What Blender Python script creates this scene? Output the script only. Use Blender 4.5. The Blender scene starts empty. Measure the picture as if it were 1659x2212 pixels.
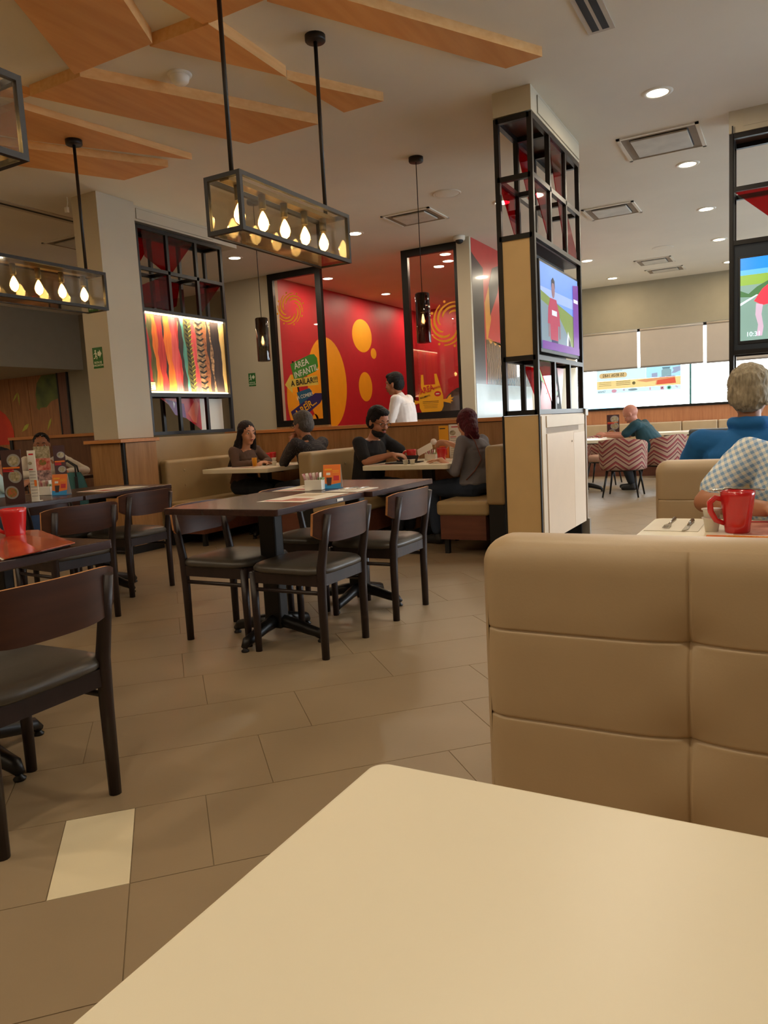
import bpy, math, random
from mathutils import Vector, Matrix, noise
random.seed(7)
S = bpy.context.scene
COL = S.collection
PI = math.pi
R = math.radians

# ------------------------------------------------------------------ camera
def make_camera():
    cd = bpy.data.cameras.new('camera')
    cam = bpy.data.objects.new('camera', cd); COL.objects.link(cam)
    pitch, roll, yaw = -0.116288, -0.0533958, 0.503773
    cy, sy = math.cos(yaw), math.sin(yaw)
    fwd = Vector((-sy*math.cos(pitch), cy*math.cos(pitch), math.sin(pitch)))
    right = Vector((cy, sy, 0)); up = right.cross(fwd)
    c, s = math.cos(roll), math.sin(roll)
    r2 = c*right + s*up; u2 = -s*right + c*up
    M = Matrix((r2, u2, -fwd)).transposed().to_4x4()
    M.translation = Vector((0, 0, 1.15))
    cam.matrix_world = M
    cd.sensor_fit = 'VERTICAL'; cd.sensor_height = 24.0
    cd.lens = 1612.34/2212*24.0
    cd.clip_start = 0.02; cd.clip_end = 200
    S.camera = cam
make_camera()

# ------------------------------------------------------------------ world, exposure
W = bpy.data.worlds.new('overcast_sky'); S.world = W; W.use_nodes = True
wn = W.node_tree.nodes; wl = W.node_tree.links
bg = wn['Background']; bg.inputs[1].default_value = 8.5
tc = wn.new('ShaderNodeTexCoord'); sx = wn.new('ShaderNodeSeparateXYZ'); cr = wn.new('ShaderNodeValToRGB')
wl.new(tc.outputs['Generated'], sx.inputs[0]); wl.new(sx.outputs['Z'], cr.inputs[0]); wl.new(cr.outputs[0], bg.inputs[0])
cr.color_ramp.elements[0].color = (.85, .93, 1, 1); cr.color_ramp.elements[1].color = (.55, .75, 1, 1)
S.view_settings.view_transform = 'Standard'; S.view_settings.look = 'None'
S.view_settings.gamma = 1; S.view_settings.use_curve_mapping = False
S.view_settings.exposure = 0.3
BULB_W = 10.0        # each filament bulb
DOWN_W = 11.0        # each ceiling downlight
WARM = (1.0, .66, .34); DOWNC = (1.0, .84, .62)

# ------------------------------------------------------------------ helpers
def lin(c):
    return tuple((v/255/12.92 if v/255 <= .04045 else ((v/255+.055)/1.055)**2.4) for v in c)
MATS = {}
def mat(name, rgb, rough=.5, metal=0, var=.06, scale=6, bump=0, bscale=60, coat=0, stretch=None,
        rgb2=None, emis=0, spec=.5, trans=0):
    if name in MATS: return MATS[name]
    m = bpy.data.materials.new(name); m.use_nodes = True; MATS[name] = m
    nt = m.node_tree; N = nt.nodes; L = nt.links; b = N['Principled BSDF']
    t = N.new('ShaderNodeTexCoord'); mp = N.new('ShaderNodeMapping'); L.new(t.outputs['Object'], mp.inputs[0])
    if stretch: mp.inputs['Scale'].default_value = stretch
    n = N.new('ShaderNodeTexNoise'); n.inputs['Scale'].default_value = scale; n.inputs['Detail'].default_value = 5
    L.new(mp.outputs[0], n.inputs['Vector'])
    r = N.new('ShaderNodeValToRGB'); r.color_ramp.elements[0].position = .3; r.color_ramp.elements[1].position = .7
    c = lin(rgb); c2 = lin(rgb2) if rgb2 else tuple(min(1, v*(1+var)) for v in c)
    c1 = c if rgb2 else tuple(v*(1-var) for v in c)
    r.color_ramp.elements[0].color = (*c1, 1); r.color_ramp.elements[1].color = (*c2, 1)
    L.new(n.outputs[0], r.inputs[0]); L.new(r.outputs[0], b.inputs['Base Color'])
    b.inputs['Roughness'].default_value = rough; b.inputs['Metallic'].default_value = metal
    b.inputs['Specular IOR Level'].default_value = spec
    b.inputs['Coat Weight'].default_value = coat; b.inputs['Coat Roughness'].default_value = .08
    b.inputs['Transmission Weight'].default_value = trans
    if bump:
        n2 = N.new('ShaderNodeTexNoise'); n2.inputs['Scale'].default_value = bscale; L.new(mp.outputs[0], n2.inputs['Vector'])
        bp = N.new('ShaderNodeBump'); bp.inputs['Strength'].default_value = bump; bp.inputs['Distance'].default_value = .01
        L.new(n2.outputs[0], bp.inputs['Height']); L.new(bp.outputs[0], b.inputs['Normal'])
    if emis:
        L.new(r.outputs[0], b.inputs['Emission Color']); b.inputs['Emission Strength'].default_value = emis
    return m
def wood(name, a, b, rough=.45, axis='z', scale=5, coat=0):
    st = {'z': (5, 5, .5), 'y': (5, .5, 5), 'x': (.5, 5, 5)}[axis]
    return mat(name, a, rough=rough, rgb2=b, stretch=st, scale=scale, bump=.05, bscale=12, coat=coat)
def pane(name, tint=(1, 1, 1), refl=1.0, rough=0.0, ior=1.45):
    if name in MATS: return MATS[name]
    m = bpy.data.materials.new(name); m.use_nodes = True; MATS[name] = m
    N = m.node_tree.nodes; L = m.node_tree.links; N.remove(N['Principled BSDF']); out = N['Material Output']
    tr = N.new('ShaderNodeBsdfTransparent'); tr.inputs[0].default_value = (*tint, 1)
    gl = N.new('ShaderNodeBsdfGlossy'); gl.inputs['Roughness'].default_value = rough
    ge = N.new('ShaderNodeNewGeometry'); dt = N.new('ShaderNodeVectorMath'); dt.operation = 'DOT_PRODUCT'
    L.new(ge.outputs['Normal'], dt.inputs[0]); L.new(ge.outputs['Incoming'], dt.inputs[1])
    ab = N.new('ShaderNodeMath'); ab.operation = 'ABSOLUTE'; L.new(dt.outputs['Value'], ab.inputs[0])
    om = N.new('ShaderNodeMath'); om.operation = 'SUBTRACT'; om.inputs[0].default_value = 1; L.new(ab.outputs[0], om.inputs[1])
    pw = N.new('ShaderNodeMath'); pw.operation = 'POWER'; pw.inputs[1].default_value = 5; L.new(om.outputs[0], pw.inputs[0])
    fr = N.new('ShaderNodeMath'); fr.operation = 'MULTIPLY_ADD'; fr.inputs[1].default_value = .6; fr.inputs[2].default_value = .035; L.new(pw.outputs[0], fr.inputs[0])
    fr.use_clamp = True
    nz = N.new('ShaderNodeTexNoise'); nz.inputs['Scale'].default_value = 2
    mu = N.new('ShaderNodeMath'); mu.operation = 'MULTIPLY'; mu.inputs[1].default_value = refl
    L.new(fr.outputs[0], mu.inputs[0])
    mr = N.new('ShaderNodeMapRange'); mr.inputs['To Min'].default_value = rough; mr.inputs['To Max'].default_value = rough+.02
    L.new(nz.outputs[0], mr.inputs[0]); L.new(mr.outputs[0], gl.inputs['Roughness'])
    mx = N.new('ShaderNodeMixShader'); L.new(mu.outputs[0], mx.inputs[0]); L.new(tr.outputs[0], mx.inputs[1]); L.new(gl.outputs[0], mx.inputs[2])
    L.new(mx.outputs[0], out.inputs[0]); return m
def glow(name, rgb, s):
    if name in MATS: return MATS[name]
    m = bpy.data.materials.new(name); m.use_nodes = True; MATS[name] = m
    N = m.node_tree.nodes; L = m.node_tree.links; b = N['Principled BSDF']
    b.inputs['Base Color'].default_value = (*rgb, 1); b.inputs['Emission Color'].default_value = (*rgb, 1)
    n = N.new('ShaderNodeTexNoise'); n.inputs['Scale'].default_value = 3
    mr = N.new('ShaderNodeMapRange'); mr.inputs['To Min'].default_value = s*.97; mr.inputs['To Max'].default_value = s*1.03
    L.new(n.outputs[0], mr.inputs[0]); L.new(mr.outputs[0], b.inputs['Emission Strength']); return m

class MB:
    def __init__(s): s.v = []; s.f = []; s.m = []; s.sm = []
    def add(s, vs, fs, mi=0, smooth=False, M=None):
        o = len(s.v)
        s.v += [tuple(M @ Vector(p)) if M else tuple(p) for p in vs]
        s.f += [tuple(o+i for i in f) for f in fs]; s.m += [mi]*len(fs); s.sm += [smooth]*len(fs); return s
    def box(s, x0, x1, y0, y1, z0, z1, mi=0, M=None):
        return s.add([(x0,y0,z0),(x1,y0,z0),(x1,y1,z0),(x0,y1,z0),(x0,y0,z1),(x1,y0,z1),(x1,y1,z1),(x0,y1,z1)],
                     [(0,3,2,1),(4,5,6,7),(0,1,5,4),(1,2,6,5),(2,3,7,6),(3,0,4,7)], mi, False, M)
    def rings(s, rings, mi=0, smooth=True, cap=True, M=None):
        n = len(rings[0]); vs = [p for r in rings for p in r]; fs = []
        for i in range(len(rings)-1):
            for j in range(n):
                k = (j+1) % n; fs.append((i*n+j, i*n+k, (i+1)*n+k, (i+1)*n+j))
        s.add(vs, fs, mi, smooth, M)
        if cap:
            o = len(s.v)-len(vs)
            s.f += [tuple(o+j for j in reversed(range(n))), tuple(o+(len(rings)-1)*n+j for j in range(n))]
            s.m += [mi, mi]; s.sm += [False, False]
        return s
    def tube(s, pts, rad, seg=10, mi=0, cap=True, M=None):
        P = [Vector(p) for p in pts]; rs = rad if isinstance(rad, (list, tuple)) else [rad]*len(P); rr = []
        ref = None
        for i, p in enumerate(P):
            d = (P[min(i+1, len(P)-1)]-P[max(i-1, 0)]).normalized()
            if ref is None: ref = Vector((1, 0, 0)) if abs(d.x) < .9 else Vector((0, 1, 0))
            a = (ref-d*ref.dot(d)).normalized(); b = d.cross(a); ref = a
            rr.append([p+(a*math.cos(2*PI*k/seg)+b*math.sin(2*PI*k/seg))*rs[i] for k in range(seg)])
        return s.rings(rr, mi, True, cap, M)
    def lathe(s, prof, c=(0, 0, 0), seg=20, mi=0, cap=True, M=None):
        return s.rings([[(c[0]+r*math.cos(2*PI*k/seg), c[1]+r*math.sin(2*PI*k/seg), c[2]+z) for k in range(seg)] for r, z in prof], mi, True, cap, M)
    def prism(s, pts, z0, z1, mi=0, M=None, mi_side=None):
        n = len(pts)
        area = sum(pts[i][0]*pts[(i+1)%n][1]-pts[(i+1)%n][0]*pts[i][1] for i in range(n))
        if area < 0: pts = pts[::-1]
        vs = [(x, y, z0) for x, y in pts]+[(x, y, z1) for x, y in pts]
        s.add(vs, [tuple(reversed(range(n))), tuple(range(n, 2*n))], mi, False, M)
        o = len(s.v)-2*n
        for i in range(n):
            j = (i+1) % n; s.f.append((o+i, o+j, o+n+j, o+n+i)); s.m.append(mi if mi_side is None else mi_side); s.sm.append(False)
        return s
    def ell(s, c, r, mi=0, seg=14, M=None):
        rr = []; n = seg//2
        for i in range(n+1):
            a = PI*i/n; q = max(math.sin(a), .02)
            rr.append([(c[0]+r[0]*q*math.cos(2*PI*k/seg), c[1]+r[1]*q*math.sin(2*PI*k/seg), c[2]-r[2]*math.cos(a)) for k in range(seg)])
        return s.rings(rr, mi, True, True, M)
    def build(s, name, mats, parent=None, loc=None, rz=None, bevel=0, seg=2, kind=None, sub=0):
        me = bpy.data.meshes.new(name); me.from_pydata(s.v, [], s.f)
        for m in (mats if isinstance(mats, (list, tuple)) else [mats]): me.materials.append(m)
        me.polygons.foreach_set('material_index', s.m); me.polygons.foreach_set('use_smooth', s.sm); me.update()
        o = bpy.data.objects.new(name, me); COL.objects.link(o)
        if parent: o.parent = parent
        if loc: o.location = loc
        if rz: o.rotation_euler.z = rz
        if bevel:
            b = o.modifiers.new('bevel', 'BEVEL'); b.width = bevel; b.segments = seg; b.limit_method = 'ANGLE'; b.harden_normals = False
        if sub:
            b = o.modifiers.new('sub', 'SUBSURF'); b.levels = sub; b.render_levels = sub
        if kind: o['kind'] = kind
        return o
def thing(name, label, cat, loc=(0, 0, 0), rz=0, group=None, kind=None):
    o = bpy.data.objects.new(name, None); COL.objects.link(o); o.empty_display_size = .1
    o.location = loc; o.rotation_euler = (0, 0, rz); return tag(o, label, cat, group, kind)
def tag(o, label, cat, group=None, kind=None):
    o['label'] = label; o['category'] = cat
    if group: o['group'] = group
    if kind: o['kind'] = kind
    return o
def kids(o): return [c for c in ALLK.get(o.name, [])]
def dup(o, loc, rz, label, group=None):
    def cp(a, par):
        c = a.copy(); COL.objects.link(c)
        if par: c.parent = par
        for ch in list(a.children): cp(ch, c)
        return c
    r = cp(o, None); r.location = loc; r.rotation_euler = (0, 0, rz); r['label'] = label
    if group: r['group'] = group
    return r
def frame_mat(origin, u, v):
    u = Vector(u).normalized(); v = Vector(v).normalized(); n = u.cross(v)
    M = Matrix((u, v, n)).transposed().to_4x4(); M.translation = Vector(origin); return M
def art(name, polys, M, parent=None, z0=0.0015, dz=.0006, t=.0004):
    """flat print: each polygon (material, [(u,v)...]) is laid a hair above the one before"""
    b = MB(); ms = []; z = z0
    for m, pts in polys:
        if m not in ms: ms.append(m)
        if t: b.prism(pts, z, z+t, ms.index(m), M)
        else: b.add([(x, y, z) for x, y in pts], [tuple(range(len(pts)))], ms.index(m), False, M)
        z += dz
    return b.build(name, ms, parent)
def circle(cx, cy, rx, ry=None, n=24, a=0):
    ry = ry or rx
    return [(cx+rx*math.cos(2*PI*i/n)*math.cos(a)-ry*math.sin(2*PI*i/n)*math.sin(a), cy+rx*math.cos(2*PI*i/n)*math.sin(a)+ry*math.sin(2*PI*i/n)*math.cos(a)) for i in range(n)]
def rect(x0, x1, y0, y1): return [(x0, y0), (x1, y0), (x1, y1), (x0, y1)]
def rrect(x0, x1, y0, y1, r, n=5):
    P = []
    for cx, cy, a0 in ((x1-r, y1-r, 0), (x0+r, y1-r, 90), (x0+r, y0+r, 180), (x1-r, y0+r, 270)):
        P += [(cx+r*math.cos(R(a0+90*i/n)), cy+r*math.sin(R(a0+90*i/n))) for i in range(n+1)]
    return P
def text(name, s, size, m, M, parent=None, xs=1.0, ang=0, align='CENTER', ext=.0006, bold=0, off=(0, 0), mirror=False, z=.004):
    cu = bpy.data.curves.new(name, 'FONT'); cu.body = s; cu.size = size; cu.align_x = align; cu.align_y = 'CENTER'
    cu.extrude = ext; cu.offset = bold; cu.resolution_u = 3
    o = bpy.data.objects.new(name, cu); COL.objects.link(o)
    dg = bpy.context.evaluated_depsgraph_get(); me = bpy.data.meshes.new_from_object(o.evaluated_get(dg))
    bpy.data.objects.remove(o); bpy.data.curves.remove(cu)
    T = M @ Matrix.Translation((off[0], off[1], z)) @ Matrix.Rotation(ang, 4, 'Z') @ Matrix.Diagonal(((-xs if mirror else xs), 1, 1, 1))
    me.transform(T)
    if mirror: me.flip_normals()
    me.materials.clear(); me.materials.append(m)
    o = bpy.data.objects.new(name, me); COL.objects.link(o)
    if parent: o.parent = parent
    return o
def area(name, loc, size, power, color, rot=(0, 0, 0), parent=None, shape='DISK', spread=None, sy=None):
    l = bpy.data.lights.new(name, 'AREA'); l.shape = shape; l.size = size; l.energy = power; l.color = color
    if sy: l.size_y = sy
    if spread: l.spread = spread
    o = bpy.data.objects.new(name, l); COL.objects.link(o); o.location = loc; o.rotation_euler = rot
    if parent: o.parent = parent
    return o
def point(name, loc, power, color, r=.03, parent=None):
    l = bpy.data.lights.new(name, 'POINT'); l.energy = power; l.color = color; l.shadow_soft_size = r
    o = bpy.data.objects.new(name, l); COL.objects.link(o); o.location = loc
    if parent: o.parent = parent
    return o

# ------------------------------------------------------------------ materials
m_ceil = mat('ceiling_paint', (224, 216, 200), .75, var=.04, scale=1.2)
m_wall = mat('wall_paint', (196, 184, 160), .7, var=.03, scale=1.5)
m_wallgrey = mat('grey_wall_paint', (150, 140, 118), .75, var=.03)
m_tile = mat('floor_tile', (148, 128, 101), .4, var=.05, scale=2.5, bump=.02)
m_tile2 = mat('floor_tile_pale', (226, 212, 178), .38, var=.02)
m_grout = mat('grout', (126, 108, 82), .9)
m_black = mat('black_steel', (26, 22, 20), .38, metal=.3, var=.1)
m_darkwood = wood('espresso_wood', (34, 22, 20), (44, 29, 26), .4, 'z')
m_backwood = wood('walnut_back', (58, 32, 22), (74, 42, 28), .38, 'y')
m_tabletop = wood('dark_table_top', (48, 28, 24), (64, 38, 32), .27, 'y', coat=.1)
m_edge = wood('plywood_edge', (168, 112, 64), (190, 134, 84), .5, 'y')
m_seat = mat('grey_vinyl', (74, 68, 60), .38, var=.06, bump=.03, bscale=200)
m_cream = mat('cream_vinyl', (182, 157, 122), .42, var=.03, bump=.03, bscale=250)
m_creamdk = mat('tan_vinyl', (172, 146, 104), .45, var=.04, bump=.03, bscale=250)
m_white = mat('white_laminate', (232, 222, 196), .35, var=.015, scale=3)
m_oak = wood('oak_panel', (150, 106, 62), (176, 130, 82), .5, 'z')
m_oakcap = wood('oak_cap', (186, 118, 62), (206, 140, 80), .45, 'x')
m_maho = wood('brown_plinth', (96, 52, 36), (112, 64, 44), .5, 'x')
m_panelwood = wood('ceiling_panel_wood', (208, 142, 78), (222, 160, 96), .55, 'y', scale=3)
m_paneledge_lit = wood('ceiling_panel_edge_lit', (228, 172, 108), (240, 192, 130), .55, 'y', scale=6)  # paler panel wood; the light on the edges is put into the colour
m_beige = mat('beige_laminate', (212, 178, 124), .45, var=.03)
m_beige2 = mat('pale_laminate', (200, 178, 148), .45, var=.03)
m_redwall = mat('red_mural_paint', (184, 34, 46), .5, var=.05)
m_yellow = mat('yellow_print', (240, 168, 24), .5, var=.03)
m_red = mat('red_print', (200, 30, 40), .4)
m_mug = mat('red_ceramic', (204, 34, 36), .22, var=.03, coat=.5)
m_wh = mat('white_ceramic', (236, 230, 216), .3, var=.01)
m_paper = mat('white_paper', (232, 224, 208), .7, var=.02)
m_steel = mat('cutlery_steel', (190, 186, 180), .22, metal=1, var=.03)
m_sign = mat('sign_green', (34, 104, 40), .4)
m_signw = mat('sign_white', (226, 232, 206), .5)
m_clear = pane('clear_glass', (.96, .95, .92), 1.0)
m_lampglass = pane('lantern_glass', (.93, .9, .82), 2.6, .03)
m_glasspart = pane('partition_glass', (.97, .93, .91), 1.3)
m_redglass = pane('red_glass', (.72, .03, .07), 1.6, .02)
m_smoke = pane('smoked_glass', (.23, .19, .17), 1.6)
m_orange = mat('orange_print', (232, 118, 30), .5)
m_blue = mat('blue_print', (30, 140, 200), .5)
m_text = mat('black_print', (20, 18, 18), .6)
m_green = mat('green_print', (70, 140, 50), .5)
H = 3.48
# ------------------------------------------------------------------ setting
def struct(b, name, mats, label, cat, **k):
    o = b.build(name, mats, **k); return tag(o, label, cat, kind='structure')
# floor with its tiles (laid at 45 degrees, 0.41 x 0.84)
fl = struct(MB().box(-16, 6, -4.2, 15, -.06, -.0022), 'floor', m_grout, 'beige tiled floor laid on the diagonal', 'floor')
PV = .4135; PU = .836
offs = {-3: .09, -2: .465, -1: .255, 0: .037, 1: .658, 2: .31, 3: .5, 4: .12}
near = []; far = MB()
def tile_shape(b, u0, u1, v0, v1, z=0.0):
    g = .0007; c = .0008
    u0 += g; u1 -= g; v0 += g; v1 -= g
    P = lambda u, v: ((u+v)/math.sqrt(2), (u-v)/math.sqrt(2))
    lo = [P(u0, v0), P(u1, v0), P(u1, v1), P(u0, v1)]; hi = [P(u0+c, v0+c), P(u1-c, v0+c), P(u1-c, v1-c), P(u0+c, v1-c)]
    vs = [(x, y, -.006) for x, y in lo]+[(x, y, z) for x, y in hi]
    b.add(vs, [(7, 6, 5, 4), (0, 4, 5, 1), (1, 5, 6, 2), (2, 6, 7, 3), (3, 7, 4, 0)])
tiles = []
for k in range(-34, 28):
    v0 = -2.363+k*PV; off = offs.get(k, (k*.417) % PU)
    for n in range(-24, 28):
        u0 = off+n*PU; u1 = u0+PU
        segs = [(u0, u1, 0)]
        if k == 0: 
            segs = []
            for a, b_ in ((u0, u1),):
                if a <= -.38 < b_ or a <= -.178 < b_:
                    if a < -.38: segs.append((a, -.38, 0)); segs.append((-.38, -.178, 1))
                    if b_ > -.178: segs.append((-.178, b_, 0))
                else: segs.append((a, b_, 0))
        for a, b_, w in segs:
            uc, vc = (a+b_)/2, v0+PV/2; x, y = (uc+vc)/math.sqrt(2), (uc-vc)/math.sqrt(2)
            if not (-15.8 < x < 5.6 and -4 < y < 14.4): continue
            vis = y > .2 and x < .15*y and x > -1.75*y-1.2
            tiles.append((math.hypot(x, y) if vis else 99+math.hypot(x, y), a, b_, v0, w))
tiles.sort()
for i, (d, a, b_, v0, w) in enumerate(tiles):
    if i < 300 and d < 99:
        b = MB(); tile_shape(b, a, b_, v0, v0+PV, 0)
        o = b.build('tile', m_tile2 if w else m_tile, fl)
        if w: o['label'] = 'small pale replacement tile with chipped dark edge'
    else: tile_shape(far, a, b_, v0, v0+PV)
far.build('tile_field', m_tile, fl, kind='stuff')
# ceiling (ring of slabs is not needed: one slab)
ce = struct(MB().box(-16, 6, -4.2, 15, H, H+.1), 'ceiling', m_ceil, 'smooth cream plaster ceiling', 'ceiling')
struct(MB().box(-16.2, -16, -4.2, 15, -.1, H+.1), 'wall_left', m_wall, 'far left plaster wall behind the wood clad dining corner', 'wall')
struct(MB().box(-16, 6, -4.4, -4.2, -.1, H+.1), 'wall_front', m_wall, 'plaster wall behind the camera', 'wall')
# right hand wall with windows (outside the frame, the daylight side)
b = MB()
for y0, y1, z0, z1 in ((-4.2, 15, 0, .85), (-4.2, 15, 2.75, H)): b.box(5.0, 5.2, y0, y1, z0, z1)
for y0, y1 in ((-4.2, 4.6), (8.4, 8.8), (14.2, 15)): b.box(5.0, 5.2, y0, y1, .85, 2.75)
struct(b, 'wall_right', m_wall, 'daylight side wall with windows to the right of the booths', 'wall')
# lowered area at far left: bulkhead and its back wall
struct(MB().box(-16, -11.73, -4.2, 9.87, 2.47, H), 'trim_1', m_wallgrey, 'beige bulkhead that lowers the ceiling at the far left', 'bulkhead')
struct(MB().box(-16, -7.9, 9.87, 10.05, 0, H), 'wall_back_left', m_wallgrey, 'grey beige wall behind the wood mural at far left', 'wall')
struct(MB().box(-7.9, -6.985, 9.41, 9.66, 0, H), 'wall_back', m_wall, 'plaster wall strip left of the glazed play area', 'wall')
struct(MB().box(-7.25, -7.0, 9.66, 14.6, 0, H), 'wall_red', m_redwall, 'bright red play area wall painted with yellow dots', 'wall')
struct(MB().box(-7.0, -3.83, 14.55, 14.8, 0, H), 'wall_red_back', m_redwall, 'red end wall of the play area', 'wall')
b = MB(); b.box(-3.83, -3.65, 9.25, 14.55, 0, H, 0)
struct(b, 'wall_middle', m_wall, 'plaster wall between play area and window side', 'wall')
struct(MB().box(-3.845, -3.832, 9.7, 14.55, 0, H), 'wall_play_side', m_redwall, 'red painted inner side of the play area wall', 'wall')
# far window wall
b = MB(); b.box(-3.65, 5.2, 14.55, 14.8, 2.65, H); struct(b, 'wall_far', m_wallgrey, 'grey beige wall strip above the far windows', 'wall')
b = MB(); b.box(-3.65, 5.2, 14.55, 14.8, 0, 1.19); struct(b, 'wall_far_lower', mat('far_low_oak', (176, 112, 72), .5, rgb2=(196, 132, 88), stretch=(5, 5, .5)), 'wood clad low wall under the far windows', 'wall')
w = tag(MB().box(-3.65, 5.2, 14.5, 14.8, 1.19, 1.215).build('window_1', m_black), 'wide far window with dark frame behind the bald man', 'window', kind='structure')
fb = MB()
fb.box(-3.65, 5.2, 14.62, 14.68, 1.215, 1.235); fb.box(-3.65, 5.2, 14.62, 14.68, 2.6, 2.65); fb.box(-3.65, -3.6, 14.62, 14.68, 1.2, 2.65)
fb.build('window_frame', m_black, w)
for xa, xb in ((-3.6, -1.64), (-1.62, .8), (.84, 3.0), (3.04, 5.1)):
    MB().box(xa, xb, 14.645, 14.65, 1.235, 2.6).build('pane', m_clear, w)
for xm in (-1.64, .8, 3.0): MB().box(xm, xm+.03, 14.62, 14.67, 1.235, 2.6).build('mullion', mat('teal_mullion', (60, 120, 120), .4), w)
m_blind = mat('roller_blind', (178, 166, 152), .8, var=.02, bump=.02)
for i, (xa, xb, zb, lab) in enumerate(((-3.6, -2.52, 1.955, 'grey beige roller blind nearest the shelf column'), (-2.47, -1.4, 1.955, 'grey beige roller blind above the bald man'), (-1.345, .3, 1.945, 'grey beige roller blind nearest the right display frame'), (.36, 2.5, 1.95, 'grey roller blind hidden behind the right display frame'))):
    t = thing('roller_blind', lab, 'blind', ((xa+xb)/2, 14.53, 2.62))
    hw = (xb-xa)/2
    MB().box(-hw, hw, -.002, .002, zb-2.62, .0).build('fabric', m_blind, t)
    MB().box(-hw, hw, -.008, .008, zb-2.64, zb-2.61).build('bottom_rail', mat('rail_grey', (120, 112, 104), .4), t)
    MB().tube([(-hw, 0, 0), (hw, 0, 0)], .02).build('roller', m_blind, t)
# outdoors
m_ground = mat('street_concrete', (200, 205, 205), .9)
struct(MB().box(-45, 45, 15, 80, -.3, -.15), 'ground_outside', m_ground, 'sunlit pale paving outside the far windows', 'ground')
struct(MB().box(5.3, 60, -30, 15, -.3, -.15), 'ground_side', m_ground, 'pale paving outside the side windows', 'ground')
t = thing('car', 'pale blue hatchback parked outside beyond the far window', 'car', (-5.9, 26, -.15), 0)
mb = mat('car_blue', (120, 190, 225), .3, coat=.5)
P = [(-2, .35), (-2.05, .75), (-1.75, .95), (-1.2, 1.05), (-.7, 1.5), (.9, 1.5), (1.7, 1.05), (2.0, .9), (2.05, .35)]
b = MB(); b.prism(P, -.8, .8, 0, frame_mat((0, 0, 0), (1, 0, 0), (0, 0, 1))); b.build('body', mb, t, bevel=.06)
b = MB(); b.prism([(-.95, 1.08), (-.6, 1.42), (.1, 1.42), (.1, 1.08)], .801, .81, 0, frame_mat((0, 0, 0), (1, 0, 0), (0, 0, 1))); b.prism([(.2, 1.08), (.2, 1.42), (.85, 1.42), (1.4, 1.08)], .801, .81, 0, frame_mat((0, 0, 0), (1, 0, 0), (0, 0, 1))); b.build('window', mat('car_glass', (50, 70, 95), .1), t)
for x in (-1.3, 1.3): MB().tube([(x, -.85, .32), (x, -.6, .32)], .32, 20).build('wheel', m_text, t)

# left column with wood clad base, opening frame beside it
col = tag(MB().box(-6.12, -5.78, 5.2, 5.66, 1.15, H).build('column', m_wall), 'square cream plaster column carrying a green exit sign', 'column', kind='structure')
bx = thing('column_cladding', 'wood panelled box around the foot of the left column', 'cladding', (-6.0, 5.4, 0))
MB().box(-.2, .26, -.19, .24, 0, 1.11).build('core', m_text, bx)
for x0, x1, y0, y1 in ((-.19, .225, -.2, -.185), ): MB().box(x0, x1, y0, y1, .08, 1.105).build('panel', m_oak, bx)
for y0, y1 in ((-.165, .235),): MB().box(.25, .268, y0, y1, .08, 1.105).build('panel', m_oak, bx)
MB().box(-.24, .29, -.24, .27, 1.11, 1.145).build('cap', m_oakcap, bx, bevel=.004)
# low wall along the booths (Y = 7.2) and beside the left frame (X = -5.85)
lw = thing('booth_wall', 'low wood panelled wall with oak cap behind the booths', 'partition', (-3.8, 7.2, 0), kind='structure')
MB().box(-2.33, 1.85, .015, .1, 0, 1.125).build('core', m_text, lw)
x = -2.33
for i in range(8):
    x1 = x+.522; MB().box(x+.002, x1-.002, 0, .016, .0, 1.118).build('panel', m_oak, lw); x = x1
MB().box(-2.33, 1.85, -.025, .125, 1.125, 1.165).build('cap', m_oakcap, lw, bevel=.004)
sw = thing('side_wall_low', 'beige low wall under the illuminated display frame', 'partition', (-6.0, 6.4, 0), kind='structure')
MB().box(-.13, .15, -.74, .8, 0, 1.145).build('core', m_creamdk, sw)
struct(MB().box(-6.13, -5.85, 5.66, 7.32, 3.33, H), 'trim_2', m_wall, 'plaster beam above the left display frame', 'beam')
struct(MB().box(-1.93, -1.646, 5.45, 6.82, 3.31, H), 'trim_3', m_wall, 'plaster beam above the television shelf frame', 'beam')
struct(MB().box(-.47, 1.6, 6.9, 7.2, 3.31, H), 'trim_4', m_wall, 'plaster beam above the right display frame', 'beam')
# thin access panel lines
for nm, x, y0, y1, z0, z1, lab in (('hatch', -5.846, 5.75, 6.9, 3.35, 3.455, 'flush access panel on the beam above the left frame'), ('hatch', -1.642, 5.6, 6.8, 3.33, 3.455, 'flush access panel on the beam above the television')):
    t = thing(nm, lab, 'panel', (x, y0, z0)); MB().box(-.002, .002, 0, y1-y0, 0, z1-z0).build('rim', m_wallgrey, t); MB().box(-.001, .003, .004, y1-y0-.004, .004, z1-z0-.004).build('panel', m_wall, t)
MB_ = MB().box(0, 1.2, -.004, 0, 0, .1); tag(MB_.build('hatch', m_wall, loc=(-.37, 6.9, 3.35)), 'flush access panel on the beam of the right frame', 'panel')

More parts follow.
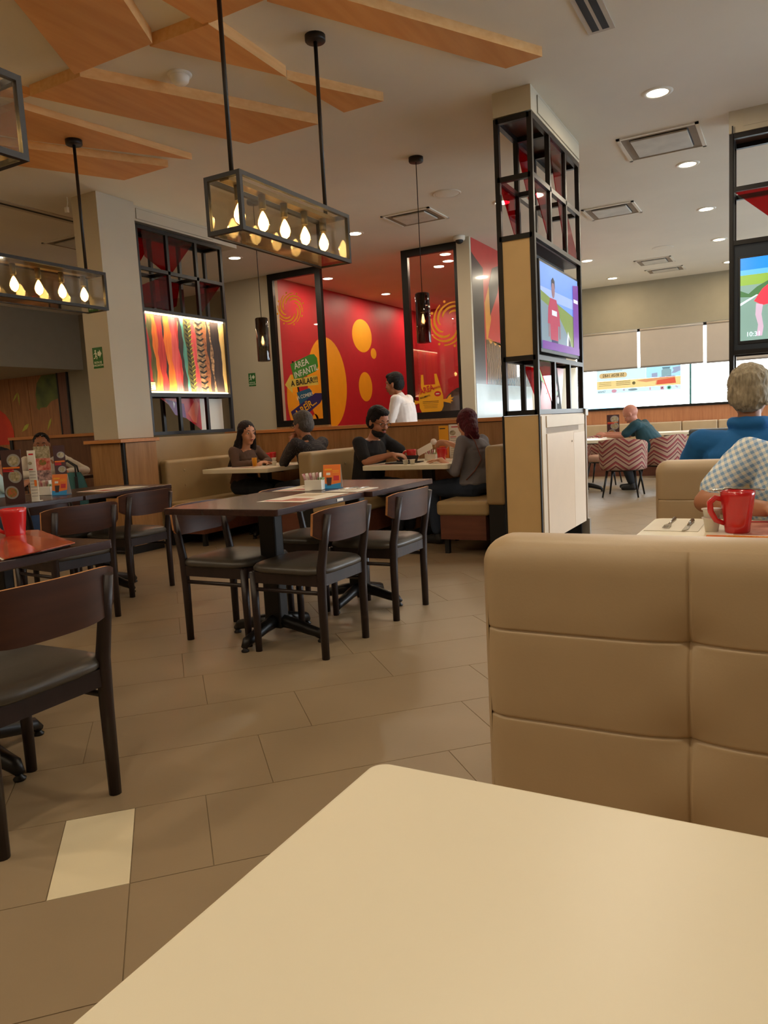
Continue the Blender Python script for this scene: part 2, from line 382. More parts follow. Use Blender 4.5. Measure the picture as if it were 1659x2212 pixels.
# wood mural wall at far left
mw = thing('wood_mural', 'wood plank wall with painted peppers and leaves at far left', 'mural', (-14.5, 9.87, 0), kind='structure')
xs = [-1.4, -.5, .3, .75, 1.05, 2.0]
xs = [-14.5+q for q in xs]
edges = [-16.0, -15.1, -14.5, -13.91, -13.34, -12.47]
for a, b_ in zip(edges[:-1], edges[1:]): MB().box(a+14.5+.006, b_+14.5-.006, -.03, 0, 0, 2.47).build('plank', wood('mural_oak', (132, 84, 44), (160, 104, 56), .55, 'z'), mw)
MB().box(2.03, 2.06, -.04, 0, 0, 2.47).build('black_strip', m_text, mw)
MB().box(2.06, 2.30, -.03, 0, 0, 2.47).build('plank', wood('mural_oak2', (96, 56, 36), (112, 68, 44), .55, 'z'), mw)
MB().box(2.30, 2.33, -.04, 0, 0, 2.47).build('black_strip', m_text, mw)
Mw = frame_mat((0, -.031, 0), (1, 0, 0), (0, 0, 1))
m_pg = mat('painted_pepper_green', (60, 74, 34), .6, rgb2=(104, 112, 44), scale=3)
m_lf = mat('painted_leaf', (176, 170, 60), .6, rgb2=(150, 150, 50), scale=5)
m_pr = mat('painted_pepper_red', (170, 36, 30), .6, rgb2=(214, 66, 30), scale=1.2)
art('green_pepper', [(m_pg, [(1.6, 2.46), (1.44, 2.32), (1.37, 2.1), (1.39, 1.93), (1.36, 1.85), (1.44, 1.79), (1.47, 1.84), (1.66, 1.84), (1.81, 1.95), (2.02, 1.99), (2.02, 2.46)])], Mw, mw)
art('red_pepper', [(m_pr, [(-.6, 2.0), (.0, 1.95), (.21, 1.86), (.38, 1.76), (.51, 1.61), (.58, 1.42), (.58, 1.15), (-.6, 1.15)])], Mw, mw)
def leaf(cx, cy, l, w_, a): return [(cx+math.cos(a)*l*t-math.sin(a)*w_*s, cy+math.sin(a)*l*t+math.cos(a)*w_*s) for t, s in ((-1.2, .05), (-.6, .6), (0, 1), (.5, .8), (1, 0), (.5, -.7), (0, -.9), (-.6, -.5), (-1.2, -.05))]
for c in ((.75, 2.10, .12, .025, .75), (.85, 2.06, .12, .025, 1.6), (.97, 1.475, .13, .045, .55), (1.70, 1.52, .13, .032, 1.0)):
    art('leaf', [(m_lf, leaf(*c))], Mw, mw)

# ceiling wood panels (angular slabs fixed flat under the ceiling)
PN = [([(-3.07, 2.0), (-3.92, 3.45), (-3.26, 3.45), (-2.52, 2.0)], 3.40, 'wide slanting orange wood ceiling panel nearest the camera'),
 ([(-4.41, 3.5), (-3.93, 3.5), (-3.14, 5.0), (-3.8, 5.0)], 3.41, 'long orange wood ceiling panel behind the smoke detector'),
 ([(-5.27, 3.58), (-4.66, 3.6), (-4.42, 5.03), (-4.49, 4.95), (-5.1, 4.0)], 3.43, 'wedge shaped orange wood ceiling panel above the left pendant rod'),
 ([(-5.95, 3.6), (-5.5, 3.6), (-4.68, 5.02), (-5.22, 5.03)], 3.42, 'orange wood ceiling panel farthest left with clipped end'),
 ([(-3.31, 3.48), (-2.87, 3.49), (-2.89, 4.25)], 3.41, 'triangular orange wood ceiling panel right of the smoke detector'),
 ([(-2.95, 2.5), (-2.91, 3.5), (-2.47, 3.49), (-2.1, 2.5)], 3.42, 'orange wood ceiling panel crossed by the near pendant rod'),
 ([(-2.48, 3.51), (-1.67, 5.0), (-1.42, 4.98), (-2.26, 3.49)], 3.42, 'long narrow orange wood ceiling panel at the top toward the television'),
 ([(-2.92, 4.3), (-2.56, 4.96), (-2.89, 4.96)], 3.42, 'smallest triangular orange wood ceiling panel'),
 ([(-4.6, 2.9), (-4.44, 3.53), (-4.54, 3.52), (-4.9, 3.0)], 3.43, 'sliver of orange wood ceiling panel beside the cropped pendant')]
for pts, z, lab in PN:
    cx = sum(p[0] for p in pts)/len(pts); cy = sum(p[1] for p in pts)/len(pts)
    o = MB().prism([(x-cx, y-cy) for x, y in pts], z-H, 0, 0, mi_side=1).build('ceiling_panel', [m_panelwood, m_paneledge_lit], loc=(cx, cy, H))
    tag(o, lab, 'ceiling panel', 'angular wood panels on the ceiling')

# ------------------------------------------------------------------ ceiling fittings
m_dl = glow('downlight_lens', (1.0, .86, .62), 14)
m_rim = mat('downlight_rim', (226, 220, 206), .4)
def downlight(x, y, lab, p=DOWN_W, c=DOWNC):
    t = thing('downlight', lab, 'ceiling light', (x, y, H), group='round recessed ceiling downlights')
    MB().lathe([(.075, -.001), (.105, -.003), (.11, -.0005)], seg=24, cap=False).lathe([(.075, -.001), (.078, -.008), (.1, -.008), (.11, -.001)], seg=24, cap=False).build('rim', m_rim, t)
    MB().lathe([(.001, -.004), (.076, -.004), (.076, -.001)], seg=24).build('lens', m_dl, t)
    area('light', (0, 0, -.012), .15, p, c, parent=t)
DL = [(-.9, 6.16, 'downlight nearest, above the pale laminate cabinet'), (-.91, 8.06, 'downlight right behind the big square air vent'), (-.92, 9.95, 'third downlight of the window side row'),
 (-.93, 11.84, 'fourth downlight of the window side row'), (-.93, 13.75, 'downlight beside the far wall at right, mostly hidden'), (-2.79, 11.93, 'downlight just right of the television frame'), (-2.79, 13.79, 'downlight nearest the far wall above the blinds'),
 (-4.7, 8.17, 'downlight right of the near hanging lantern'), (-6.6, 8.2, 'downlight right of the left display frame'), (-6.44, 10.26, 'first play area downlight above the left glass panel'), (-6.44, 12.18, 'second play area downlight between the glass panels'),
 (-4.3, 9.98, 'near one of the paired play area downlights'), (-4.45, 10.42, 'far one of the paired play area downlights'), (-6.5, 13.9, 'deepest play area downlight'), (-2.79, 8.1, 'downlight hidden behind the television frame'),
 (-.9, 4.26, 'downlight above the frame over the aisle'), (-.9, 2.36, 'downlight above the white table with the red mug'), (-.9, .46, 'downlight above the nearest white table'),
 (1.2, 4.26, 'downlight over the right booths'), (1.2, .46, 'downlight to the right of the nearest table'), (1.2, 8.1, 'downlight beyond the right display frame'),(-3.2, .2, 'downlight over the dark tables near the camera'), (-4.9, .6, 'fill downlight added out of frame, left of the near dark tables'), (-4.9, -1.6, 'fill downlight added behind the camera at left'), (-2.9, -1.6, 'fill downlight added behind the camera, middle'), (-.9, -1.6, 'fill downlight added behind the camera at right'), (-6.9, 2.7, 'fill downlight added out of frame beside the second lantern row')]  # out-of-frame lamps ending the list are unseen additions that brighten the column
for x, y, lab in DL: downlight(x, y, lab)

for x, y, q in ((-12.6, 7.6, 'near right'), (-14.4, 7.6, 'near left'), (-12.6, 5.2, 'far right'), (-14.4, 5.2, 'far left')):  # unseen lamps added so the wood mural gets enough light
    downlight(x, y, q+' downlight of four added out of view to light the wood mural'); bpy.data.objects[COL.objects[-1].parent.name].location.z = 2.47
for x, y, q in ((-9.4, 4.4, 'first'), (-9.4, 2.0, 'second'), (-6.5, .3, 'third')): downlight(x, y, q+' downlight added outside the frame to light the left dining corner')  # unseen lamps added to brighten the dark left corner
def vent(x, y, w, d, lab, dirty=False):
    t = thing('air_vent', lab, 'air vent', (x, y, H), group='square ceiling air vents')
    b = MB(); q = .06
    for a, c, e, f in ((-w/2, w/2, -d/2, -d/2+.03), (-w/2, w/2, d/2-.03, d/2), (-w/2, -w/2+.03, -d/2, d/2), (w/2-.03, w/2, -d/2, d/2)): b.box(a, c, e, f, -.012, 0)
    b.build('rim', m_ceil, t)
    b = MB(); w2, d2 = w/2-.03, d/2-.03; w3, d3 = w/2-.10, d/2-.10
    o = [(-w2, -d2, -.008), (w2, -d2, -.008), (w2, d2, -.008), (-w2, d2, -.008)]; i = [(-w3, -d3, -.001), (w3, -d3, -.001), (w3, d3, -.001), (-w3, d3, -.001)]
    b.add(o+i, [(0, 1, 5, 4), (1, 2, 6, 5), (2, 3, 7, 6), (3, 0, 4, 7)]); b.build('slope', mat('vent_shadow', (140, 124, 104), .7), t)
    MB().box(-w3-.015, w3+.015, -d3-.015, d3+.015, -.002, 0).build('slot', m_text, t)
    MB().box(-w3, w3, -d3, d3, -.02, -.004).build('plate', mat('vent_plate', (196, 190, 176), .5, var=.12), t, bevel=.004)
vent(-1.03, 7.28, .66, .66, 'big stained square air vent above the cabinet')
vent(-1.87, 9.27, .58, .56, 'square air vent right of the television frame')
vent(-3.8, 8.0, .6, .56, 'square air vent above the pendant of the right booth')
vent(-1.93, 12.75, .55, .5, 'farther square air vent in the window side ceiling')
vent(-1.9, 13.65, .6, .4, 'farthest square air vent before the blinds')
vent(-7.45, 6.4, .6, .6, 'square air vent left of the plaster column')
vent(-13.6, 8.9, .6, .6, 'air vent in the ceiling right above the wood mural') 
bpy.data.objects[[o.name for o in COL.objects if o.get('label', '').startswith('air vent in the ceiling right')][0]].location.z = 2.47
# linear slot diffusers
def slot(x, y, w, l, lab, n=2):
    t = thing('slot_diffuser', lab, 'air vent', (x, y, H))
    MB().box(-w/2, w/2, -l/2, l/2, -.008, 0).build('rim', mat('slot_rim', (190, 178, 160), .5), t)
    for i in range(n):
        xx = (i-(n-1)/2)*w/(n+.6); MB().box(xx-w*.13, xx+w*.13, -l/2+.02, l/2-.03, -.0095, -.0075).build('slot', m_text, t)
slot(-1.05, 4.3, .16, 1.4, 'linear slot diffuser cut by the top edge')
slot(-6.75, 5.1, .16, 1.4, 'faint linear slot diffuser above the left lantern', 1)
t = thing('ceiling_speaker', 'round flush ceiling speaker between vent and pendant', 'speaker', (-3.153, 7.42, H)); MB().lathe([(.001, -.006), (.12, -.006), (.14, -.001)], seg=28).build('grille', m_ceil, t); MB().lathe([(.125, -.004), (.14, -.009), (.15, -.001)], seg=28, cap=False).build('rim', m_rim, t)
t = thing('ceiling_speaker', 'round flush ceiling speaker among the far window side vents', 'speaker', (-1.675, 11.82, H)); MB().lathe([(.001, -.006), (.12, -.006), (.14, -.001)], seg=28).build('grille', m_ceil, t); MB().lathe([(.125, -.004), (.14, -.009), (.15, -.001)], seg=28, cap=False).build('rim', m_rim, t)
t = thing('smoke_detector', 'white round smoke detector between the wood panels', 'smoke detector', (-3.52, 3.95, H))
MB().lathe([(.001, -.012), (.075, -.012), (.08, -.002), (.08, 0)], seg=28).build('base', m_wh, t)
MB().lathe([(.001, -.062), (.04, -.06), (.056, -.045), (.062, -.02), (.062, -.012)], seg=28).build('housing', m_wh, t)
t = thing('security_camera', 'small white dome camera on the ceiling by the right glass panel', 'camera', (-3.75, 9.17, H))
MB().lathe([(.001, -.05), (.07, -.05), (.075, -.03), (.075, 0)], seg=20).build('housing', m_wh, t); MB().ell((0, 0, -.06), (.05, .05, .035)).build('dome', m_text, t)
# loose cable by the column
t = thing('loose_cable', 'white cable end with plug dangling beside the column top', 'cable', (-6.14, 5.17, H))
MB().tube([(0, 0, 0), (.005, 0, -.05), (-.01, 0, -.09)], .005).build('wire', m_wh, t); MB().box(-.035, .0, -.012, .012, -.14, -.09).build('plug', m_wh, t)

# ------------------------------------------------------------------ box lanterns
m_bulbglow = glow('bulb_glow', (1.0, .74, .36), 13)
m_amber = pane('amber_bulb_glass', (1.0, .86, .6), 1.0)
m_socket = mat('socket_bronze', (92, 84, 66), .45, metal=.4)
m_lampblk = mat('lamp_frame_black', (34, 28, 24), .45, metal=.2)
m_rail = mat('brass_rail', (120, 98, 62), .4, metal=.6)
def box_lantern(xc, yc, lab, zc=(H, H)):
    L2, W2, z0, z1, f = .515, .105, 2.155, 2.445, .022
    t = thing('box_lantern', lab, 'lantern', (xc, yc, 0), group='black box lanterns with filament bulbs')
    b = MB()
    for sx_ in (-1, 1):
        for sy_ in (-1, 1): b.box(sx_*W2-f/2, sx_*W2+f/2, sy_*L2-f/2, sy_*L2+f/2, z0, z1)
        for z in (z0, z1-f): b.box(sx_*W2-f/2, sx_*W2+f/2, -L2+f/2, L2-f/2, z, z+f)
    for sy_ in (-1, 1):
        for z in (z0, z1-f): b.box(-W2+f/2, W2-f/2, sy_*L2-f/2, sy_*L2+f/2, z, z+f)
    b.build('frame', m_lampblk, t)
    for sx_ in (-1, 1): MB().box(sx_*W2-.002, sx_*W2+.002, -L2+f/2, L2-f/2, z0+f, z1-f).build('pane', m_lampglass, t)
    for sy_ in (-1, 1): MB().box(-W2+f/2, W2-f/2, sy_*L2-.002, sy_*L2+.002, z0+f, z1-f).build('pane', m_lampglass, t)
    MB().box(-W2+f/2, W2-f/2, -L2+f/2, L2-f/2, z0+.004, z0+.008).build('pane', m_lampglass, t)
    MB().box(-.03, .03, -L2+f/2, L2-f/2, z1-.03, z1-.006).build('mounting_rail', m_rail, t)
    for y, zt in ((-.44, zc[0]), (.44, zc[1])):
        MB().tube([(0, y, z1-.01), (0, y, zt-.03)], .012, 12).build('rod', m_lampblk, t)
        MB().lathe([(.001, -.035), (.058, -.035), (.062, -.03), (.062, 0)], (0, y, zt), 20).build('canopy', m_lampblk, t)
    for i in range(5):
        y = -.4+i*.2
        s = MB().lathe([(.02, -.075), (.02, 0)], (0, y, z1-.03), 16).build('socket', m_socket, t)
        bb = MB().lathe([(.012, 0), (.016, -.02), (.031, -.058), (.034, -.078), (.026, -.105), (.006, -.122)], (0, y, z1-.105), 18).build('bulb', m_amber, t)
        g = MB().lathe([(.004, -.010), (.013, -.024), (.027, -.056), (.030, -.076), (.022, -.102), (.004, -.117)], (0, y, z1-.105), 14).build('filament', m_bulbglow, bb)
        point('light', (0, y, z1-.17), BULB_W, WARM, .03, t)
box_lantern(-2.53, 3.61, 'box lantern with five glowing bulbs above the centre table')
box_lantern(-4.84, 3.75, 'box lantern with glowing bulbs left, in front of the column', (H, 3.43))
box_lantern(-2.53, 1.36, 'box lantern cropped by the left edge near the camera')
box_lantern(-7.15, 3.75, 'box lantern added outside the frame to light the left dining corner')  # unseen lantern added to light the left corner
box_lantern(-7.15, 1.5, 'box lantern added outside the frame for light at the far left')  # another unseen lantern added for light on the left side
# smoked glass pendants
def pendant(x, y, lab):
    t = thing('glass_pendant', lab, 'pendant lamp', (x, y, 0), group='smoked glass cylinder pendants')
    MB().lathe([(.001, -.04), (.06, -.04), (.065, -.03), (.065, 0)], (0, 0, H), 20).build('canopy', m_lampblk, t)
    MB().tube([(0, 0, H-.04), (0, 0, 2.31)], .004, 6).build('cord', m_text, t)
    MB().lathe([(.064, -.44), (.066, -.43), (.066, -.01), (.06, 0), (.001, 0)], (0, 0, 2.31), 28, cap=False).build('shade', m_smoke, t)
    MB().lathe([(.025, -.17), (.025, 0)], (0, 0, 2.309), 16).build('socket', m_lampblk, t)
    bb = MB().lathe([(.012, 0), (.02, -.03), (.03, -.06), (.03, -.08), (.015, -.11), (.004, -.12)], (0, 0, 2.145), 16).build('bulb', m_amber, t)
    MB().lathe([(.004, -.02), (.011, -.05), (.013, -.075), (.006, -.1)], (0, 0, 2.145), 12).build('filament', m_bulbglow, bb)
    point('light', (0, 0, 2.07), 2.0, WARM, .02, t)
pendant(-2.95, 6.28, 'smoked glass pendant over the right booth')
pendant(-4.83, 6.36, 'smoked glass pendant over the left booth')

# ------------------------------------------------------------------ dining chairs
def make_chair(lab, loc, rz):
    t = thing('dining_chair', lab, 'chair', loc, rz, 'dark wood dining chairs with grey vinyl seats')
    for s in (-1, 1):
        MB().tube([(-.2, s*.2, 0), (-.2, s*.2, .3), (-.205, s*.2, .46), (-.228, s*.2, .58), (-.262, s*.2, .735)], [.02, .023, .024, .022, .018], 12).build('leg', m_darkwood, t)
        MB().tube([(.22, s*.2, 0), (.22, s*.2, .425)], [.018, .022], 12).build('leg', m_darkwood, t)
        MB().tube([(-.2, s*.2, .335), (.22, s*.2, .335)], .011, 8).build('stretcher', m_darkwood, t)
    b = MB()
    for s in (-1, 1): b.box(-.2, .22, s*.2-.012, s*.2+.012, .37, .428)
    b.box(-.212, -.188, -.2, .2, .37, .428); b.box(.208, .232, -.2, .2, .37, .428)
    b.build('seat_frame', m_darkwood, t)
    # cushion
    n = 14; vs = []; fs = []
    def hw(u): return .232
    rings = []
    for z, k in ((.428, .97), (.436, 1.0), (.45, 1.0), (.462, .965), (.472, .86), (.478, .6), (.481, .3)):
        ring = []
        for i in range(32):
            a = 2*PI*i/32; ca, sa = math.cos(a), math.sin(a); p = 5
            rr = (abs(ca)**p+abs(sa)**p)**(-1/p)
            ring.append((.012+.24*k*rr*ca, .232*k*rr*sa*(1-.03*ca), z))
        rings.append(ring)
    b = MB(); b.rings(rings); b.build('seat', m_seat, t)
    # curved backrest
    N = 20; rows = 8; b = MB(); vs = []; fs = []; TH = .013
    def pt(i, j, k):
        u = -1+2*i/N; lo = .59+.045*abs(u)**5; hi = .762-.022*abs(u)**6
        z = lo+(hi-lo)*j/rows; x = -.248-.035*(1-u*u)+.035*abs(u)**4-.10*(z-.68)
        return (x+(TH if k else 0), .262*u, z)
    idx = {}
    for k in (0, 1):
        for j in range(rows+1):
            for i in range(N+1): idx[i, j, k] = len(vs); vs.append(pt(i, j, k))
    for j in range(rows):
        for i in range(N):
            fs.append((idx[i, j, 0], idx[i, j+1, 0], idx[i+1, j+1, 0], idx[i+1, j, 0])); fs.append((idx[i, j, 1], idx[i+1, j, 1], idx[i+1, j+1, 1], idx[i, j+1, 1]))
    b.add(vs, fs, 0, True)
    e = []
    for i in range(N): e.append((idx[i, rows, 0], idx[i, rows, 1], idx[i+1, rows, 1], idx[i+1, rows, 0])); e.append((idx[i, 0, 0], idx[i+1, 0, 0], idx[i+1, 0, 1], idx[i, 0, 1]))
    for j in range(rows): e.append((idx[0, j, 0], idx[0, j, 1], idx[0, j+1, 1], idx[0, j+1, 0])); e.append((idx[N, j, 0], idx[N, j+1, 0], idx[N, j+1, 1], idx[N, j, 1]))
    b.add(vs, e, 1, False)
    b.build('backrest', [m_backwood, m_edge], t)
    return t
c0 = make_chair('dining chair at the near right side of the centre table, back to the aisle', (-2.24, 3.22, 0), PI)
def chair(x, y, rz, lab): return dup(c0, (x, y, 0), rz, lab)
chair(-2.24, 3.985, PI, 'dining chair at the far right side of the centre table, by the booth bench')
chair(-2.785, 3.27, 0, 'dining chair tucked under the near left side of the centre table')
chair(-2.785, 4.05, 0, 'dining chair tucked under the far left side of the centre table')
chair(-2.135, 1.39, PI, 'nearest dining chair, cropped by the left edge')
chair(-2.95, 1.5, 0, 'dining chair on the far side of the table with the open menu')
chair(-4.08, 3.155, PI-.12, 'dark dining chair pulled out in front of the left tables')
chair(-4.41, 3.98, PI, 'dining chair at the far end of the left tables, by the wood clad column')
chair(-4.95, 3.1, 0, 'dining chair behind the menu stand on the left table')
chair(-4.95, 3.9, 0, 'dining chair behind the left table beside the sugar caddy')
chair(-3.05, 2.45, -1.2, 'dining chair standing loose between near and left tables') if False else None

# ------------------------------------------------------------------ tables
def pedestal(t, top_z, m=m_black, r=.05, arm=.3, x=0, y=0):
    MB().box(x-.055, x+.055, y-.04, y+.04, .06, top_z).build('column', m, t, bevel=.01)
    MB().box(x-.22, x+.22, y-.03, y+.03, top_z-.03, top_z).build('top_plate', m, t)
    for k in range(4):
        a = k*PI/2; ca, sa = math.cos(a), math.sin(a)
        P = [(x+ca*q, y+sa*q, z) for q, z in ((.02, .10), (.12, .085), (.22, .06), (arm-.03, .05), (arm, .025))]
        f = MB().tube(P, [.04, .034, .03, .028, .016], 8).build('foot', m, t)
        MB().lathe([(.02, 0), (.022, .008), (.008, .02), (.008, .03)], (x+ca*(arm-.01), y+sa*(arm-.01), 0), 12).build('glide', m, f)
def dark_table(x0, x1, y0, y1, lab, rz=0):
    cx, cy = (x0+x1)/2, (y0+y1)/2; w, d = (x1-x0)/2, (y1-y0)/2
    t = thing('dining_table', lab, 'table', (cx, cy, 0), rz, 'dark wood pedestal tables')
    MB().prism(rrect(-w, w, -d, d, .012), .742, .775).build('tabletop', m_tabletop, t, bevel=.003)
    pedestal(t, .742)
dark_table(-2.89, -2.155, 2.85, 3.695, 'near half of the dark centre table with a white placemat')
dark_table(-2.85, -2.11, 3.70, 4.53, 'far half of the dark centre table toward the booths')
dark_table(-5.01, -4.27, 2.68, 3.495, 'dark left table carrying the tall menu stand')
dark_table(-5.01, -4.27, 3.50, 4.33, 'dark left table reaching toward the wood clad column')
dark_table(-2.99, -2.25, 1.1, 1.95, 'dark table with the open red menu and red mug at the left edge')
dark_table(-7.45, -6.72, 4.2, 5.75, 'dark table of the girl with sunglasses')
def white_table(x0, x1, y0, y1, lab, z=.775, th=.045, cz=None, r=.03):
    cx, cy = (x0+x1)/2, (y0+y1)/2; w, d = (x1-x0)/2, (y1-y0)/2
    t = thing('white_table', lab, 'table', (cx, cy, 0), 0, 'white laminate booth tables')
    MB().prism(rrect(-w, w, -d, d, r, 8), z-th, z).build('tabletop', m_white, t, bevel=.006, seg=3)
    pedestal(t, z-th, arm=.28)
    return t
white_table(-.41, 1.2, -.1, .694, 'white table in the immediate foreground, empty', r=.022)
white_table(-.42, 1.2, 1.98, 2.73, 'white table with red mug and cutlery behind the cream booth')
white_table(-5.53, -4.66, 6.05, 7.14, 'white table between the long haired woman and grey haired man')
white_table(-3.55, -2.68, 6.05, 7.14, 'white table between the bearded man and the maroon haired woman')
white_table(-3.2, -2.28, 10.7, 11.7, 'white table in front of the bald man')
white_table(-2.3, -1.1, 13.1, 13.9, 'white table at the banquette below the far windows')
white_table(-10.6, -9.0, 7.6, 8.3, 'white table behind the girl at far left', z=.82)

# ------------------------------------------------------------------ booths
def grid_vals(a, b_, seams, step):
    v = set(); n = max(2, int((b_-a)/step))
    for i in range(n+1): v.add(round(a+(b_-a)*i/n, 5))
    for q in seams:
        for d in (-.022, -.013, -.008, -.005, -.0028, -.0012, 0, .0012, .0028, .005, .008, .013, .022):
            if a < q+d < b_: v.add(round(q+d, 5))
    v = sorted(v); o = [v[0]]
    for q in v[1:]:
        if q-o[-1] > .0009: o.append(q)
    return o
def tufted_block(x0, x1, y0, y1, z0, z1, xs, zs, r=.05, depth=.004, step=.014):
    """rounded upholstered block; stitched seams and buttons on the two broad faces"""
    b = MB(); ax = grid_vals(x0, x1, xs, step); az = grid_vals(z0, z1, zs, step); ay = grid_vals(y0, y1, [], .016)
    def fin(p, tuft):
        c = Vector((min(max(p[0], x0+r), x1-r), min(max(p[1], y0+r), y1-r), min(p[2], z1-r)))
        d = Vector(p)-c
        if d.length > 1e-7: q = c+d.normalized()*r
        else: q = Vector(p)
        if tuft:
            sg = -1 if tuft < 0 else 1; x, z = p[0], p[2]
            dx = min([abs(x-k) for k in xs] or [9]); dz = min([abs(z-k) for k in zs] or [9]); db = min([math.hypot((x-k), (z-m)*1.2) for k in xs for m in zs] or [9])
            s_ = depth*math.exp(-(dx/.0022)**2)+depth*.5*math.exp(-(dx/.03)**2)+depth*math.exp(-(dz/.0022)**2)+depth*.45*math.exp(-(dz/.02)**2)+.012*math.exp(-(db/.05)**2)+.006*math.exp(-(db/.012)**2)
            e = min(1, max(0, (z1-z)/(r*.8))); s_ *= e; q = q-Vector((0, sg*s_, 0))
        return q
    def sheet(A, B_, f, flip, tuft=0):
        n = len(A); vs = [fin(f(a, c), tuft) for c in B_ for a in A]; fs = []
        for j in range(len(B_)-1):
            for i in range(n-1):
                k = j*n+i; q = (k, k+1, k+n+1, k+n); fs.append(q[::-1] if flip else q)
        b.add(vs, fs, 0, True)
    sheet(ax, az, lambda a, c: (a, y0, c), False, -1); sheet(ax, az, lambda a, c: (a, y1, c), True, 1)
    sheet(ax, ay, lambda a, c: (a, c, z1), False); sheet(ay, az, lambda a, c: (x0, a, c), True); sheet(ay, az, lambda a, c: (x1, a, c), False)
    return b
def bench_run(name_label, x0, x1, yb, th, z1, seats, m=None, detail=True, zs=(.785, .63, .47), step=.34, first=.34):
    """bench whose backrest runs along X at y=yb..yb+th; seats: list of -1 (toward camera) / +1"""
    m = m or m_cream
    t = thing('booth_bench', name_label, 'bench', (0, 0, 0), 0, 'upholstered booth benches')
    xs = []; x = x0+first
    while x < x1-.1: xs.append(x); x += step
    b = tufted_block(x0, x1, yb, yb+th, .42, z1, xs, zs)
    b.build('backrest', m, t)
    for s in seats:
        y0, y1 = (yb-.46, yb+.02) if s < 0 else (yb+th-.02, yb+th+.46)
        MB().box(x0+.01, x1, y0, y1, .34, .46).build('seat', m, t, bevel=.03, seg=4)
    y0 = yb-.42 if -1 in seats else yb; y1 = yb+th+.42 if 1 in seats else yb+th
    MB().box(x0+.03, x1, y0, y1, .1, .345).build('plinth', m_maho, t)
    for xx in (x0+.06, x1-.1):
        for yy in (y0+.04, y1-.08): MB().box(xx, xx+.04, yy, yy+.04, 0, .1).build('leg', m_text, t)
    return t
bench_run('cream tufted booth bench directly behind the foreground table', -.485, 1.6, 1.2, .13, .945, (-1, 1), zs=(.785, .627, .47), first=.347, step=.40)
bench_run('cream tufted booth bench between the plaid shirt man and the man in blue', -.515, 1.6, 3.32, .13, .935, (-1, 1), zs=(.77, .6), first=.6, step=.45)
# benches of the two wall booths: backs run along Y
def bench_y(lab, x0, x1, y0, y1, seats, z1=.93, mm=None):
    mm = mm or m_creamdk
    t = thing('booth_bench', lab, 'bench', (0, 0, 0), 0, 'upholstered booth benches')
    b = MB(); b.box(x0, x1, y0, y1, .43, z1); b.build('backrest', mm, t, bevel=.035, seg=5)
    for s in seats:
        xa, xb = (x0-.46, x0+.02) if s < 0 else (x1-.02, x1+.46)
        MB().box(xa, xb, y0-.01, y1, .34, .465).build('seat', mm, t, bevel=.03, seg=4)
        MB().box(xa+.03, xb-.03, y0+.01, y1, .13, .345).build('plinth', m_maho, t)
        for yy in (y0+.04,): MB().box((xa+.05) if s < 0 else (xb-.09), (xa+.09) if s < 0 else (xb-.05), yy, yy+.04, 0, .13).build('leg', m_text, t)
        for k in range(3):
            for zz in (.62, .78):
                xx = x0-.001 if s < 0 else x1+.001
                MB().ell((xx, y0+.25+k*.36, zz), (.006, .012, .012), seg=10).build('button', mm, t)
    MB().box(x0+.02, x1-.02, y0+.02, y1, .0, .43).build('core', m_text, t)
    return t
bench_y('tan double booth bench between the grey haired man and the bearded man', -4.16, -4.0, 5.88, 7.19, (-1, 1))
bench_y('tan booth bench the maroon haired woman leans on, by the television column', -2.26, -2.09, 5.88, 7.19, (-1,))
bench_y('tan booth bench under the illuminated artwork behind the long haired woman', -5.84, -5.72, 5.75, 7.19, (1,), z1=.90)
# banquette under the far windows
t = thing('banquette', 'long cream banquette below the far windows', 'bench', (0, 14.3, 0))
x = -3.5
for k in range(9):
    MB().box(x, x+.58, -.02, .16, .5, .93).build('back_cushion', m_cream, t, bevel=.02); x += .59
MB().box(-3.5, 1.8, -.5, 0, .34, .48).build('seat', m_cream, t, bevel=.02)
MB().box(-3.5, 1.8, -.45, .2, 0, .34).build('plinth', m_maho, t)
t = thing('grey_divider', 'dark grey upholstered bench back beyond the chevron chairs', 'bench', (-.95, 12.4, 0))
MB().box(-.45, 2.2, -.08, .08, .12, .83).build('backrest', mat('dark_grey_vinyl', (66, 68, 66), .5), t, bevel=.03); MB().box(-.42, 2.2, -.06, .06, 0, .13).build('plinth', m_text, t)
# low partition behind the girl
t = thing('low_partition', 'low wood partition with thin cap behind the girl', 'partition', (-9.2, 7.0, 0))
MB().box(-.8, .95, 0, .08, 0, 1.21).build('panel', mat('dark_oak', (98, 62, 40), .5, rgb2=(116, 76, 50), stretch=(5, 5, .5)), t); MB().box(-.83, 1.0, -.02, .1, 1.21, 1.25).build('cap', m_oakcap, t); MB().box(-.8, -.74, -.02, 0, 0, 1.21).build('post', m_text, t)
